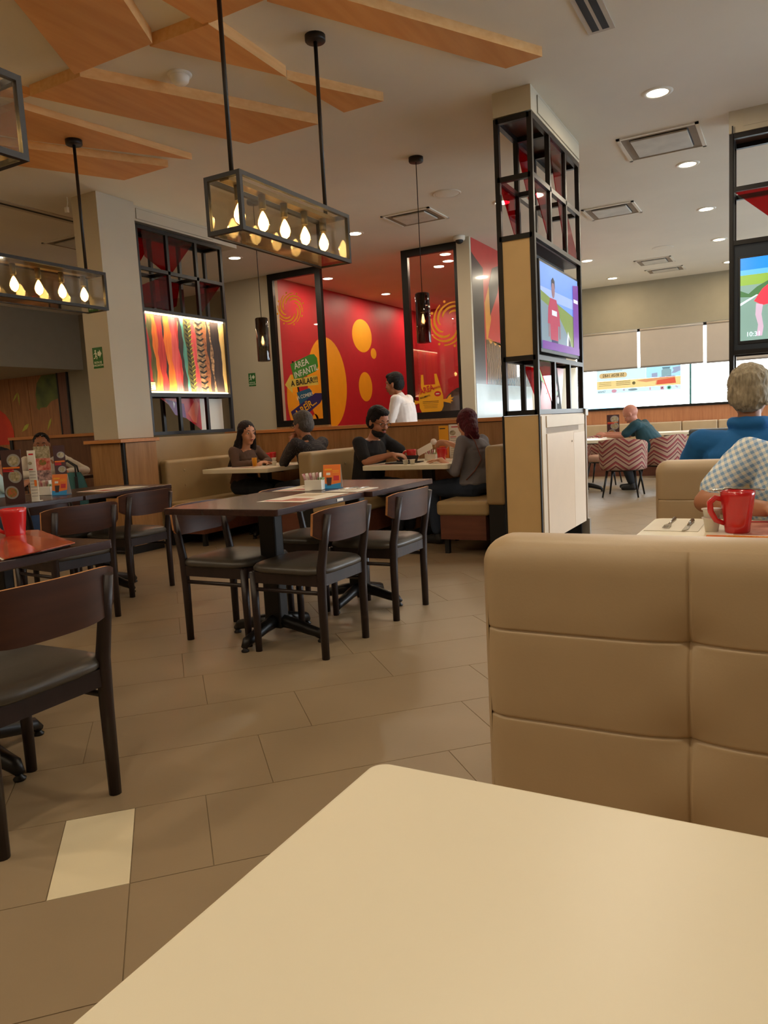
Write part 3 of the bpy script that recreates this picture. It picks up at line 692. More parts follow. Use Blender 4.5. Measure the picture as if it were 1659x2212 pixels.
# ------------------------------------------------------------------ display frames
BT = .036
def disp_frame(lab, xf, xb, y0, y1, sgn, tv, dup_front=True):
    """open steel shelving: front plane x=xf faces +X, back plane x=xb; y0..y1 along the wall"""
    t = thing('display_frame', lab, 'shelving', (0, 0, 0), 0, 'black steel display frames')
    L = y1-y0; zs = [1.165, 1.565, 1.605, 2.44, 2.475, 2.875, 3.29]
    def bar(x, y, za, zb): MB().box(x-BT/2, x+BT/2, y-BT/2, y+BT/2, za, zb).build('post', m_black, t)
    def railY(x, z, ya=y0, yb=y1): MB().box(x-BT/2, x+BT/2, ya, yb, z-BT/2, z+BT/2).build('rail', m_black, t)
    def railX(y, z): MB().box(min(xf, xb)+BT/2, max(xf, xb)-BT/2, y-BT/2, y+BT/2, z-BT/2, z+BT/2).build('rail', m_black, t)
    h = BT/2; xF = xf-h*(1 if xf > xb else -1); xB = xb+h*(1 if xf > xb else -1)
    for x in (xF, xB):
        for y in (y0+h, y1-h): bar(x, y, 1.165, 3.30)
        for z in (1.183, 1.585, 2.458, 2.875, 3.282): railY(x, z, y0+BT, y1-BT)
        for q in (1/3., 2/3.):
            sh = 0.0
            bar(x, y0+L*q, 2.476, 3.264); bar(x, y0+L*q, 1.2, 1.567)
    for y in (y0+h, y1-h, y0+L/3, y0+2*L/3):
        for z in (2.875, 3.282, 2.458, 1.585, 1.183): railX(y, z)
    # wooden shelf boards at top, red glass triangles
    a, c = min(xf, xb)+.03, max(xf, xb)-.03
    MB().box(a, c, y0+.03, y1-.03, 3.302, 3.308).build('top_board', m_backwood, t)
    MB().box(a, c, y0+.03, y1-.03, 1.604, 1.612).build('shelf_board', m_black, t)
    MB().box(a, c, y0+.03, y1-.03, 2.425, 2.438).build('shelf_board', m_backwood, t)
    return t
def red_tri(t, x, pts):
    M = frame_mat((x, 0, 0), (0, 1, 0), (0, 0, 1)); MB().prism(pts, -.003, .003, 0, M).build('red_glass_panel', m_redglass, t)
# television frame
y0, y1 = 5.45, 6.82; L = y1-y0
t = disp_frame('tall black steel frame holding the side television', -1.646, -1.93, y0, y1, 1, True)
A, B_ = y0+L/3, y0+2*L/3
red_tri(t, -1.664, [(A+.02, 3.26), (B_, 3.26), (B_-.01, 2.5)])
red_tri(t, -1.664, [(y0+.04, 2.86), (A-.02, 2.86), (A-.02, 2.48)])
red_tri(t, -1.664, [(B_+.02, 2.86), (y1-.04, 2.48), (B_+.02, 2.48)])
red_tri(t, -1.912, [(A, 3.26), (A+.3, 3.26), (A+.3, 2.9)]); red_tri(t, -1.912, [(y0+.04, 2.86), (A-.02, 2.86), (A-.02, 2.48)])
red_tri(t, -1.664, [(y0+.04, 1.56), (A, 1.56), (A, 1.2)]); red_tri(t, -1.912, [(A+.02, 1.56), (B_, 1.56), (B_, 1.2)])
MB().box(-1.80, -1.66, 0, 0, 0, 0) if False else None
MB().box(-1.893, -1.683, 5.46, 5.47, 1.605, 2.44).build('side_panel', m_beige, t)
MB().box(-1.80, -1.79, 5.49, 6.78, 1.62, 2.42).build('back_panel', mat('charcoal_board', (50, 50, 52), .6), t)
m_pepA = mat('vinyl_red_gloss', (190, 20, 30), .25); m_pepG = mat('vinyl_lime', (120, 200, 60), .3); m_pepW = mat('vinyl_white', (240, 240, 240), .3)
Ma = frame_mat((-1.80, 0, 0), (0, 1, 0), (0, 0, 1))
vb = tag(art('pepper_print', [(m_pepA, [(5.95, 1.2), (6.1, 1.56), (6.72, 1.56), (6.6, 1.2)]), (m_text, [(6.42, 1.56), (6.5, 1.56), (6.62, 1.2), (6.45, 1.2), (6.5, 1.38)]), (m_pepG, [(5.98, 1.55), (6.02, 1.44), (6.16, 1.40), (6.3, 1.46), (6.38, 1.56)]), (m_pepW, [(6.06, 1.5), (6.16, 1.45), (6.28, 1.51), (6.16, 1.48)]), (m_pepW, [(6.3, 1.54), (6.42, 1.50), (6.3, 1.38), (6.16, 1.33), (6.33, 1.36), (6.46, 1.5)]), (m_pepW, circle(6.5, 1.28, .03)), (m_pepG, circle(6.47, 1.34, .02))], Ma), 'glossy red and green pepper print in the bottom cells of the television frame', 'print')
# televisions
def television(name, lab, M, w, h, parts, th=.05, border=.018):
    t = thing(name, lab, 'television')
    MB().box(-border, w+border, -border-.01, h+border, -th, 0, 0, M).build('housing', mat('tv_bezel', (22, 24, 28), .3), t, bevel=.004)
    art('screen', parts, M, t, z0=.0005, dz=.0005)
    return t
def tvc(n, rgb, s=1.0):
    m = mat('screen_'+n, rgb, .15, var=.04, scale=3, emis=s); return m
s1 = .4
sky = tvc('sky', (120, 160, 235), s1); sky2 = tvc('sky_light', (160, 185, 235), s1); gr = tvc('grass', (130, 150, 90), s1); sand = tvc('sand', (130, 150, 165), s1)
shirt = tvc('shirt', (180, 80, 105), s1); skin_ = tvc('skin', (150, 120, 130), s1); hair_ = tvc('hair', (60, 60, 70), s1); purp = tvc('banner', (120, 70, 160), s1); wht = tvc('white', (220, 225, 240), s1); jeans = tvc('jeans', (60, 60, 110), s1)
Mt = frame_mat((-1.665, 5.62, 1.66), (0, 1, 0), (0, 0, 1)); w_, h_ = 1.11, .62
h_ = .64
polys = [(sky, rect(0, w_, 0, h_)), (sky2, rect(0, w_, .38, .46)), (gr, [(0, .43), (.4, .38), (w_, .30), (w_, 0), (0, 0)]), (sand, [(0, .36), (.45, .3), (.8, .12), (.95, 0), (0, 0)]),
 (shirt, [(.25, .40), (.42, .40), (.5, .3), (.52, .2), (.46, .2), (.45, .08), (.24, .08), (.23, .2), (.17, .2), (.19, .32)]), (skin_, circle(.335, .47, .045, .065)), (hair_, [(.285, .48), (.29, .54), (.335, .565), (.38, .54), (.385, .48), (.36, .52), (.31, .52)]), (skin_, rect(.18, .215, .1, .2)), (skin_, rect(.48, .515, .1, .2)), (jeans, rect(.26, .44, 0, .08)),
 (wht, rect(.28, .42, .27, .31)), (purp, [(.93, 0), (w_, 0), (w_, .6), (.93, .58)]), (wht, rect(.95, 1.09, .44, .47)), (wht, [(.7, .0), (.7, .1), (.74, .18), (.8, .12), (.82, 0)]), (hair_, [(.74, 0), (.76, .14), (.82, .08), (.84, 0)]), (purp, [(0, 0), (w_, 0), (w_, .06), (0, .06)])]
television('television', 'slim television in the column frame, seen from the side', Mt, w_, h_, polys)
# right display frame, faces the camera
t = thing('display_frame', 'black steel frame holding the television cropped by the right edge', 'shelving', group='black steel display frames')
yf, yb = 6.905, 7.18; xa, xb = -.467, .95
def pbox(n, *a, m=m_black): return MB().box(*a).build(n, m, t)
for y in (yf, yb):
    for x in (xa, .0, .47, xb-BT): pbox('post', x, x+BT, y-.018, y+.018, (2.476 if 0 <= x < .5 else 1.165), 3.30)
    for z in (3.264, 2.857, 2.44, 1.567, 1.165): pbox('rail', xa+BT, xb-BT, y-.018, y+.018, z, z+BT)
for x in (xa, .0, .47, xb-BT):
    for z in (3.264, 2.857, 2.44): pbox('rail', x, x+BT, yf+.018, yb-.018, z, z+BT)
pbox('top_board', xa+.02, xb-.02, yf, yb, 3.302, 3.308, m=m_backwood)
MB().prism([(xa+.04, 2.855), (0.0, 2.855), (0.0, 2.46)], -.003, .003, 0, frame_mat((0, 6.905, 0), (1, 0, 0), (0, 0, 1))).build('red_glass_panel', m_redglass, t)
MB().box(xa+BT, xb-BT, 6.9, 6.93, 1.60, 2.44).build('back_panel', mat('tv_surround', (30, 40, 50), .5), t)
pbox('side_bar', xa+.02, xa+.028, yf-.03, yf-.018, 1.2, 3.36)
s2 = .95
bsky = tvc('bright_sky', (30, 130, 225), s2); bsky2 = tvc('pale_sky', (90, 170, 230), s2); bgr = tvc('meadow', (130, 165, 70), s2); bsand = tvc('dune', (120, 150, 140), s2); bsh = tvc('red_shirt', (235, 60, 75), s2); bsk = tvc('arm', (190, 165, 185), s2); bbush = tvc('bush', (70, 110, 70), s2); bdk = tvc('trousers', (40, 70, 70), s2); bw = tvc('clock_white', (225, 235, 245), s2)
Mt = frame_mat((-.384, 6.895, 1.674), (1, 0, 0), (0, 0, 1)); w_, h_ = 1.16, .654
polys = [(bsky, rect(0, w_, .0, h_)), (bsky2, rect(0, w_, .5, .56)), (bgr, rect(0, w_, .0, .52)), (bsand, [(0, .44), (.3, .44), (.7, .4), (w_, .4), (w_, 0), (0, 0)]), (bbush, [(0, .40), (.06, .37), (.12, .42), (.2, .46), (.3, .46), (.34, .4), (.2, .37), (.1, .34), (0, .35)]), (bw, [(0, .3), (.12, .36), (.13, .355), (0, .28)]),
 (bsh, [(.10, .31), (.16, .40), (.24, .46), (.34, .47), (.50, .47), (.60, .42), (.68, .3), (.62, .26), (.56, .31), (.56, .1), (.24, .1), (.22, .28), (.16, .27)]), (bsk, [(.115, .29), (.165, .275), (.155, .2), (.17, .1), (.16, .03), (.12, .03), (.13, .12), (.11, .2)]), (bdk, rect(.22, .56, 0, .11)), (bsk, circle(.42, .55, .06, .085)), (tvc('hair2', (50, 40, 35), s2), [(.355, .56), (.36, .64), (.42, .654), (.48, .64), (.485, .56), (.45, .61), (.39, .61)])]
tv2 = television('television', 'television showing a person in a red shirt, cropped by the right edge', Mt, w_, h_, polys)
text('clock_text', '10:31', .052, bw, Mt, tv2, .95, 0, 'LEFT', .0003, 0, (.042, .047), z=.0085)
# illuminated artwork frame
y0, y1 = 5.72, 7.04; L = y1-y0
t = disp_frame('tall black steel frame around the illuminated feather artwork', -5.85, -6.13, y0, y1, 1, False)
A, B_ = y0+L/3, y0+2*L/3; x = -5.868
red_tri(t, x, [(y0+.1, 3.26), (B_-.02, 3.26), (A+.07, 2.9), (A-.1, 2.9), (y0+.12, 3.0)])
red_tri(t, x, [(y0+.04, 2.7), (A-.02, 2.855), (A-.02, 2.49), (y0+.04, 2.49)])
red_tri(t, x, [(B_+.02, 2.855), (y1-.05, 2.855), (B_+.04, 2.52)]); red_tri(t, -6.11, [(A+.1, 2.855), (B_-.02, 2.855), (B_-.1, 2.6), (A+.12, 2.5)])
red_tri(t, -6.11, [(y0+.15, 3.26), (A+.05, 3.26), (y0+.2, 2.9)])
m_vio = mat('violet_print', (120, 70, 130), .3); m_pk = mat('salmon_print', (226, 110, 80), .3)
Mb = frame_mat((-5.99, 0, 0), (0, 1, 0), (0, 0, 1))
art('pepper_print', [(m_pepA, [(A-.15, 1.56), (B_+.02, 1.56), (B_+.02, 1.2)]), (m_vio, [(A-.08, 1.55), (A+.2, 1.5), (A+.22, 1.34), (A+.05, 1.38)]), (m_pepW, [(A+.03, 1.54), (A+.06, 1.5), (A+.04, 1.45)]), (m_pk, [(A+.25, 1.4), (B_-.05, 1.56), (B_, 1.5), (B_-.06, 1.28), (A+.32, 1.3)])], Mb, t)
MB().box(-6.0, -5.995, B_+.02, y1-.03, 1.2, 1.56).build('lit_wall_panel', m_wh, t)  # added panel; its white stands in for the lit wall seen through the cell
# feather artwork: strips printed on a backlit board
fa = thing('feather_artwork', 'illuminated artwork of long coloured feathers in the left frame', 'artwork')
xp = -5.885
MB().box(xp-.02, xp, y0+.03, y1-.03, 1.62, 2.44).build('board', mat('cream_board', (236, 190, 110), .6), fa)
Mf = frame_mat((xp, y0+.035, 1.63), (0, 1, 0), (0, 0, 1)); WW = L-.07; HH = .80
def fm(n, a, b_, sc=8, st=(1, 6, 1)): return mat('feather_'+n, a, .7, rgb2=b_, scale=sc, stretch=st)
m_bars = fm('barred', (40, 26, 20), (214, 160, 110), 16, (1, 1, 2)); m_or = fm('orange', (226, 96, 26), (240, 134, 40), 6, (1, 12, .7)); m_rr = fm('red', (168, 30, 36), (214, 60, 50), 6, (1, 14, .7)); m_dk = fm('dark', (30, 22, 20), (60, 34, 26), 6, (1, 12, .8))
m_ol = fm('olive', (60, 60, 24), (110, 100, 40), 8, (1, 8, .8)); m_tl = fm('teal', (50, 120, 110), (96, 150, 130), 8, (1, 10, .7)); m_pi = fm('pink', (206, 60, 66), (226, 96, 90), 6, (1, 12, .6)); m_bz = fm('bronze', (120, 70, 40), (190, 110, 60), 10, (1, 3, 3))
strips = [(0, .06, m_rr), (.045, .1, m_ol), (.09, .17, m_or), (.14, .24, m_rr), (.215, .235, m_dk), (.225, .33, m_or), (.3, .39, m_pi), (.375, .40, m_rr), (.395, .46, m_dk), (.44, .49, m_tl), (.475, .57, m_ol), (.555, .62, m_pi), (.61, .71, m_bars), (.70, .76, m_bz), (.755, .80, m_dk), (.79, .85, m_bars), (.82, .93, m_dk)]
pl = []
for k, (a, b_, m) in enumerate(strips):
    lft = []; rgt = []
    for i in range(13):
        v = i/12*HH; wob = .012*math.sin(i*.9+k*2.1)+.006*math.sin(i*2.3+k)
        sl = (1-v/HH)*.035-.01
        lft.append((max(0, (a+sl)*WW+wob), v)); rgt.append((min(WW, (b_+sl)*WW+wob*.6+.004), v))
    pl.append((m, lft+rgt[::-1]))
# herringbone marks on the olive and barred feathers
m_mk = mat('feather_mark', (24, 18, 14), .7); m_mky = mat('feather_mark_yellow', (190, 170, 60), .7)
for i in range(16):
    v = .02+i*.048; sl = (1-v/HH)*.035-.01; c = (.522+sl)*WW
    pl.append((m_mk, [(c-.05, v+.03), (c, v), (c, v+.018), (c-.05, v+.045)])); pl.append((m_mky, [(c, v), (c+.05, v+.032), (c+.05, v+.042), (c, v+.014)]))
for i in range(13):
    v = .02+i*.06; sl = (1-v/HH)*.035-.01; c = (.665+sl)*WW
    pl.append((m_mk, [(c-.06, v+.02), (c, v), (c+.06, v+.03), (c+.05, v+.045), (c, v+.02), (c-.06, v+.036)]))
pl.append((mat('label_cream', (246, 214, 150), .6), rect(0, .09, .01, .09)))
pl.append((m_text, rect(.015, .06, .065, .07))); pl.append((m_text, rect(.015, .05, .045, .05))); pl.append((m_text, rect(.015, .055, .025, .03)))
art('feather_print', pl, Mf, fa, z0=.001, dz=.0001, t=.0003)
MB().box(xp, xp+.015, y0+.05, y1-.05, 2.425, 2.44).build('led_strip', glow('led_warm', (1, .8, .5), 6), fa)
MB().box(xp, xp+.015, y0+.05, y1-.05, 1.612, 1.622).build('led_strip', glow('led_warm', (1, .8, .5), 6), fa)
area('light', (xp+.05, (y0+y1)/2, 2.43), 1.2, 4.0, (1, .85, .6), (0, R(25), R(0)), fa, 'RECTANGLE', sy=.02)
bpy.context.view_layer.update()
for o in fa.children:
    if o.type == 'LIGHT': o.data.size = .02; o.data.size_y = 1.2
area('light', (xp+.05, (y0+y1)/2, 1.63), .02, 4.0, (1, .85, .6), (0, R(180-25), 0), fa, 'RECTANGLE', sy=1.2)

# cabinet below the television frame
cb = thing('cabinet', 'pale laminate cabinet under the television frame', 'cabinet', (-1.79, 6.13, 0))
MB().box(-.135, .14, -.67, .69, .2, 1.16).build('body', m_beige2, cb)
MB().box(-.128, .136, -.683, -.67, .0, 1.155).build('side_panel', m_beige, cb)
for xx in (-.145, .136): MB().box(xx, xx+.010, -.69, -.668, 0, 1.165).build('corner_trim', m_text, cb)
MB().box(.13, .151, -.655, -.55, .19, 1.15).build('stile', m_beige2, cb)
d = MB().box(.141, .158, -.545, .235, .19, 1.015).build('door', mat('door_laminate', (206, 180, 150), .4, var=.02), cb, bevel=.002)
MB().tube([(.16, .16, .93), (.165, .16, .93)], .008, 10).build('lock', m_steel, d)
MB().box(.141, .158, .24, .62, .19, 1.0).build('door', mat('door_laminate2', (214, 192, 166), .4, var=.02), cb, bevel=.002)
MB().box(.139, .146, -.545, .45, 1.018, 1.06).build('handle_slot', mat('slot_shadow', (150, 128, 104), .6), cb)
MB().box(.141, .158, -.545, .62, 1.062, 1.15).build('drawer_front', m_beige2, cb, bevel=.002)
MB().box(-.15, .16, .665, .76, 1.135, 1.2).build('top_corner_block', mat('brushed_grey', (140, 130, 116), .4, metal=.4), cb, bevel=.003)
MB().box(.11, .15, .7, .735, .2, 1.135).build('stile', mat('stile_grey', (150, 134, 116), .45), cb)
MB().box(.10, .17, .69, .745, 0, .2).build('foot', mat('brushed_grey', (140, 130, 116), .4, metal=.4), cb); MB().box(-.12, .1, .66, .7, 0, .2).build('foot', m_text, cb)
MB().box(-.12, -.1, -.66, .68, 0, .2).build('plinth', mat('plinth_steel', (120, 126, 128), .35, metal=.5), cb)

# ------------------------------------------------------------------ glazed play area front
def glass_panel(lab, x0, x1):
    t = thing('glazed_screen', lab, 'glass partition', ((x0+x1)/2, 9.41, 0), group='black framed glass panels of the play area'); w = (x1-x0)/2; f = .095
    for a, b_ in ((-w, -w+f), (w-f, w)): MB().box(a, b_, -.03, .03, 1.195, 3.478).build('post', m_black, t)
    MB().box(-w+f, w-f, -.03, .03, 3.385, 3.478).build('rail', m_black, t); MB().box(-w+f, w-f, -.03, .03, 1.195, 1.29).build('rail', m_black, t)
    MB().box(-w+f, w-f, -.004, .004, 1.29, 3.385).build('pane', m_glasspart, t)
    MB().box(-w, w, -.04, .04, 0, 1.195).build('base', m_oak, t)
    return t
g1 = glass_panel('left glass panel carrying the arrow signs', -6.97, -6.02); g2 = glass_panel('right glass panel carrying the yellow notice', -4.70, -3.83)
for o in (g1, g2): pass
# swirl emblem: curved rays around an open centre
def swirl(cx, cy, rr, wd, n=8, turn=1, m=m_yellow):
    pl = []
    for k in range(n):
        a0 = k*2*PI/n; P1 = []; P2 = []
        for i in range(15):
            s = i/14; a = a0+turn*s*1.9; r_ = rr*(.46+.5*s**.85)
            w2 = wd*(.55+.45*math.sin(PI*min(1, s*1.1+.1)))
            ex = -math.sin(a); 
            P1.append((cx+(r_+w2)*math.cos(a), cy+(r_+w2)*math.sin(a))); P2.append((cx+(r_-w2)*math.cos(a), cy+(r_-w2)*math.sin(a)))
        pl.append((m, P1+P2[::-1])); a = a0+turn*2.15; pl.append((m, circle(cx+rr*1.0*math.cos(a), cy+rr*1.0*math.sin(a), wd*1.1, n=10)))
    return pl
Mg = frame_mat((0, 9.404, 0), (1, 0, 0), (0, 0, 1))
d = art('swirl_emblem', swirl(-6.59, 2.94, .24, .013, turn=-1), Mg); tag(d, 'yellow swirl emblem high on the left glass panel', 'emblem')
d = art('swirl_emblem', swirl(-4.03, 2.44, .30, .0165, n=8, turn=-1), Mg, z0=.001); tag(d, 'yellow swirl emblem on the right glass panel behind the pendant', 'emblem')
# arrow sign decal
def arrow(name, m, pts, lab, txts, z0=.001):
    t = thing(name, lab, 'sign', (0, 0, 0), group='direction signs on the left glass panel'); art('board', [(m, pts)], Mg, t, z0=z0, dz=.0)
    for s, size, mm, off, ang, xs, bo in txts: text('lettering', s, size, mm, Mg, t, xs, ang, 'CENTER', .0003, bo, off, z=z0+.004)
    return t
pu = mat('purple_print', (52, 34, 96), .5); bl2 = mat('slate_blue_print', (38, 90, 124), .5)
t = thing('sign_post', 'dark post of the direction signs on the left glass', 'sign'); art('post', [(m_text, [(-6.63, 2.17), (-6.60, 2.17), (-6.46, 1.36), (-6.49, 1.36)])], Mg, t, z0=.0)
P = lambda pts: pts
arrow('direction_sign', m_green, [(-6.66, 2.13), (-6.30, 2.24), (-6.22, 2.24), (-6.17, 2.18), (-6.16, 2.06), (-6.2, 1.99), (-6.53, 1.89), (-6.6, 1.87)], 'green sign reading AREA INFANTIL', [('ÁREA', .13, m_paper, (-6.455, 2.115), R(13), .85, .002), ('INFANTIL', .13, m_paper, (-6.38, 2.0), R(13), .8, .002)], .002)
arrow('direction_sign', mat('mustard_print', (232, 196, 84), .5), [(-6.78, 1.83), (-6.66, 1.98), (-6.665, 1.90), (-6.19, 1.93), (-6.17, 1.79), (-6.65, 1.78), (-6.64, 1.69)], 'yellow arrow reading A BAILAR', [('A BAÏLAR!!!', .115, m_text, (-6.42, 1.85), R(4), .85, .002)], .0045)
arrow('direction_sign', bl2, [(-6.57, 1.70), (-6.34, 1.75), (-6.3, 1.71), (-6.27, 1.61), (-6.53, 1.52)], 'small slate blue sign reading A COMER', [('¡A COMER!', .075, m_paper, (-6.43, 1.64), R(9), .8, .001)], .007)
arrow('direction_sign', pu, [(-6.70, 1.42), (-6.24, 1.67), (-6.06, 1.66), (-6.16, 1.52), (-6.64, 1.22)], 'purple arrow reading A REIR', [('A REÏR...', .15, m_yellow, (-6.42, 1.465), R(28), .8, .003)], .0095)
# yellow notice
ny = thing('yellow_notice', 'yellow overall shaped notice on the right glass panel', 'sign')
body = [(-4.53, 1.35), (-4.54, 1.5), (-4.50, 1.62), (-4.49, 1.80), (-4.455, 1.80), (-4.45, 1.66), (-4.28, 1.66), (-4.29, 1.80), (-4.255, 1.80), (-4.21, 1.64), (-4.17, 1.5), (-4.17, 1.36), (-4.2, 1.30), (-4.27, 1.27), (-4.28, 1.21), (-4.31, 1.21), (-4.32, 1.26), (-4.38, 1.26), (-4.39, 1.21), (-4.43, 1.21), (-4.42, 1.27), (-4.5, 1.29)]
hand = lambda cx, cy, s: [(cx, cy-.02), (cx+s*.06, cy-.035), (cx+s*.12, cy-.05), (cx+s*.11, cy-.03), (cx+s*.15, cy-.02), (cx+s*.12, cy), (cx+s*.16, cy+.03), (cx+s*.12, cy+.03), (cx+s*.12, cy+.07), (cx+s*.09, cy+.05), (cx+s*.06, cy+.015), (cx, cy+.01)]
art('notice', [(m_yellow, body), (m_yellow, hand(-4.175, 1.44, 1)), (m_yellow, hand(-4.53, 1.44, -1)), (m_red, circle(-4.25, 1.53, .05, .036)), (m_text, rect(-4.48, -4.24, 1.43, 1.436)), (m_text, rect(-4.48, -4.24, 1.41, 1.414)), (mat('brown_fine_print', (150, 110, 30), .5), rect(-4.47, -4.25, 1.385, 1.389)), (mat('brown_fine_print', (150, 110, 30), .5), rect(-4.46, -4.26, 1.365, 1.369)), (mat('brown_fine_print', (150, 110, 30), .5), rect(-4.46, -4.26, 1.345, 1.349)), (m_paper, rect(-4.275, -4.225, 1.524, 1.536))], Mg, ny, z0=.001, dz=.0004)
text('lettering', 'ÁREA', .11, m_red, Mg, ny, .8, R(14), 'CENTER', .0003, .002, (-4.41, 1.595), z=.008)
text('lettering', 'INFANTIL', .034, m_red, Mg, ny, .8, R(10), 'CENTER', .0003, .0005, (-4.26, 1.615), z=.008)
text('lettering', 'REGLAMENTO', .03, m_text, Mg, ny, .8, R(12), 'CENTER', .0003, .0005, (-4.44, 1.50), z=.008)
# yellow dots on the red wall
Mr = frame_mat((-7.0, 0, 0), (0, 1, 0), (0, 0, 1))
for i, (c, lab) in enumerate((((10.95, 1.9, .62, .78), 'largest yellow dot painted on the red wall'), ((12.22, 2.8, .36, .30), 'yellow dot high on the red wall'), ((12.62, 2.50, .11, .10), 'tiny yellow dot beside the high one'), ((12.25, 1.87, .25, .27), 'lower middle yellow dot on the red wall'), ((9.9, 1.62, .16, .4), 'yellow dot behind the arrow signs'), ((10.5, 1.27, .1, .12), 'lowest tiny yellow dot behind the left panel'))):
    tag(art('yellow_dot', [(m_yellow, circle(*c, n=40))], Mr, z0=.001), lab, 'wall decoration')
# play frame and arch inside
t = thing('play_arch', 'dark grey padded play arch behind the right glass panel', 'play equipment', (-4.32, 10.6, 0))
b = MB(); P = [(-.45, 0)]+[(-.45*math.cos(a*PI/16), .9+.75*math.sin(a*PI/16)) for a in range(17)]+[(.45, 0), (.25, 0)]+[(.25*math.cos(a*PI/16), .85+.42*math.sin(a*PI/16)) for a in range(17)]+[(-.25, 0)]
b.prism(P, -.15, .15, 0, frame_mat((0, 0, 0), (1, 0, 0), (0, 0, 1))); b.build('arch', mat('grey_padding', (74, 68, 64), .7), t)
t = thing('play_block', 'dark red soft play block behind the right glass panel', 'play equipment', (-4.1, 11.6, 0)); MB().box(-.3, .25, -.4, .4, 0, 1.75).build('block', mat('maroon_padding', (120, 22, 32), .6), t, bevel=.03); MB().box(-.31, -.3, -.3, .3, .3, 1.5).build('front_pad', m_redwall, t)

# ------------------------------------------------------------------ mural on the middle wall (X = -3.65)
mu = thing('wall_mural', 'red and black painted mural with yellow fringe beside the television column', 'mural')
m_mr = mat('mural_red', (190, 52, 48), .3, var=.05, coat=.2); m_mk2 = mat('mural_black', (46, 40, 40), .3, var=.15, coat=.2); m_my = mat('mural_ochre', (206, 140, 50), .3, coat=.2); m_mrefl = mat('mural_reflection', (140, 156, 158), .35, coat=.25)
m_wv = bpy.data.materials.new('mural_waves'); m_wv.use_nodes = True; N = m_wv.node_tree.nodes; Lk = m_wv.node_tree.links; bb = N['Principled BSDF']
tc_ = N.new('ShaderNodeTexCoord'); wv = N.new('ShaderNodeTexWave'); wv.inputs['Scale'].default_value = 6; wv.inputs['Distortion'].default_value = 9; wv.inputs['Detail Scale'].default_value = .6; wv.bands_direction = 'Y'
rr_ = N.new('ShaderNodeValToRGB'); rr_.color_ramp.elements[0].position = .35; rr_.color_ramp.elements[1].position = .8; rr_.color_ramp.elements[0].color = (*lin((40, 34, 34)), 1); rr_.color_ramp.elements[1].color = (*lin((150, 116, 84)), 1)
Lk.new(tc_.outputs['Object'], wv.inputs[0]); Lk.new(wv.outputs[0], rr_.inputs[0]); Lk.new(rr_.outputs[0], bb.inputs['Base Color']); bb.inputs['Roughness'].default_value = .16; bb.inputs['Coat Weight'].default_value = .7
Mm = frame_mat((-3.65, 9.3, 0), (0, 1, 0), (0, 0, 1))
art('mural_print', [(m_mr, rect(0, 2.4, 1.16, 3.478)), (m_mk2, [(0, 3.3), (.12, 3.25), (.4, 3.15), (.38, 1.2), (0, 1.2)]), (m_my, [(.42, 2.7), (.6, 2.95), (.65, 2.5), (.45, 2.15)]), (m_mk2, [(.75, 3.2), (1.1, 3.3), (.95, 2.9), (.62, 2.55), (.6, 2.95)]), (m_wv, [(.42, 2.22), (1.9, 2.2), (2.4, 2.3), (2.4, 1.2), (.42, 1.2)]),
 (m_my, [(.42, 2.26), (1.1, 2.16), (2.4, 2.12), (2.4, 2.07)]+[(2.4-.09*i, 2.07+(.03 if i % 2 else -.02)+.006*i) for i in range(1, 22)]), (m_mrefl, rect(0, 2.4, 1.16, 1.62))], Mm, mu)  # pale bottom band paints in the daylight reflected from the windows

# ------------------------------------------------------------------ exit signs
def exit_sign(M, lab):
    t = thing('exit_sign', lab, 'sign', group='green evacuation route signs'); w, h = .135, .20
    MB().box(-w/2, w/2, -h/2, h/2, 0, .003, 0, M).build('plate', m_sign, t)
    man = [(m_signw, circle(-.027, .068, .010)), (m_signw, [(-.033, .056), (-.018, .056), (-.014, .024), (-.028, .02)]), (m_signw, [(-.033, .055), (-.052, .038), (-.05, .032), (-.03, .046)]), (m_signw, [(-.02, .054), (-.003, .036), (.004, .038), (-.004, .032), (-.016, .042)]), (m_signw, [(-.028, .022), (-.016, .022), (-.004, .008), (-.012, -.014), (-.018, -.01), (-.014, .006)]), (m_signw, [(-.03, .024), (-.022, .018), (-.034, -.004), (-.056, -.008), (-.056, -.002), (-.038, .004)]),
           (m_signw, [(.004, .058), (.028, .058), (.028, .078), (.058, .038), (.028, -.002), (.028, .018), (.004, .018)])]
    art('symbol', man, M, t, z0=.003, dz=.0001)
    text('lettering', 'RUTA DE', .028, m_signw, M, t, .9, 0, 'CENTER', .0003, .0005, (0, -.045), z=.0038)
    text('lettering', 'EVACUACIÓN', .026, m_signw, M, t, .85, 0, 'CENTER', .0003, .0005, (0, -.073), z=.0038)
exit_sign(frame_mat((-5.957, 5.199, 1.945), (1, 0, 0), (0, 0, 1)), 'green evacuation route sign on the plaster column')
exit_sign(frame_mat((-7.404, 9.409, 1.955), (1, 0, 0), (0, 0, 1)), 'green evacuation route sign on the back wall left of the glass panels')
t = thing('pink_sticker', 'small pink paper sticker on the plaster column', 'sticker'); art('sticker', [(mat('pink_paper', (222, 150, 150), .6), [(-.025, -.02), (.0, .045), (.035, -.02), (.01, -.035)])], frame_mat((-5.99, 5.199, 2.78), (1, 0, 0), (0, 0, 1)), t)

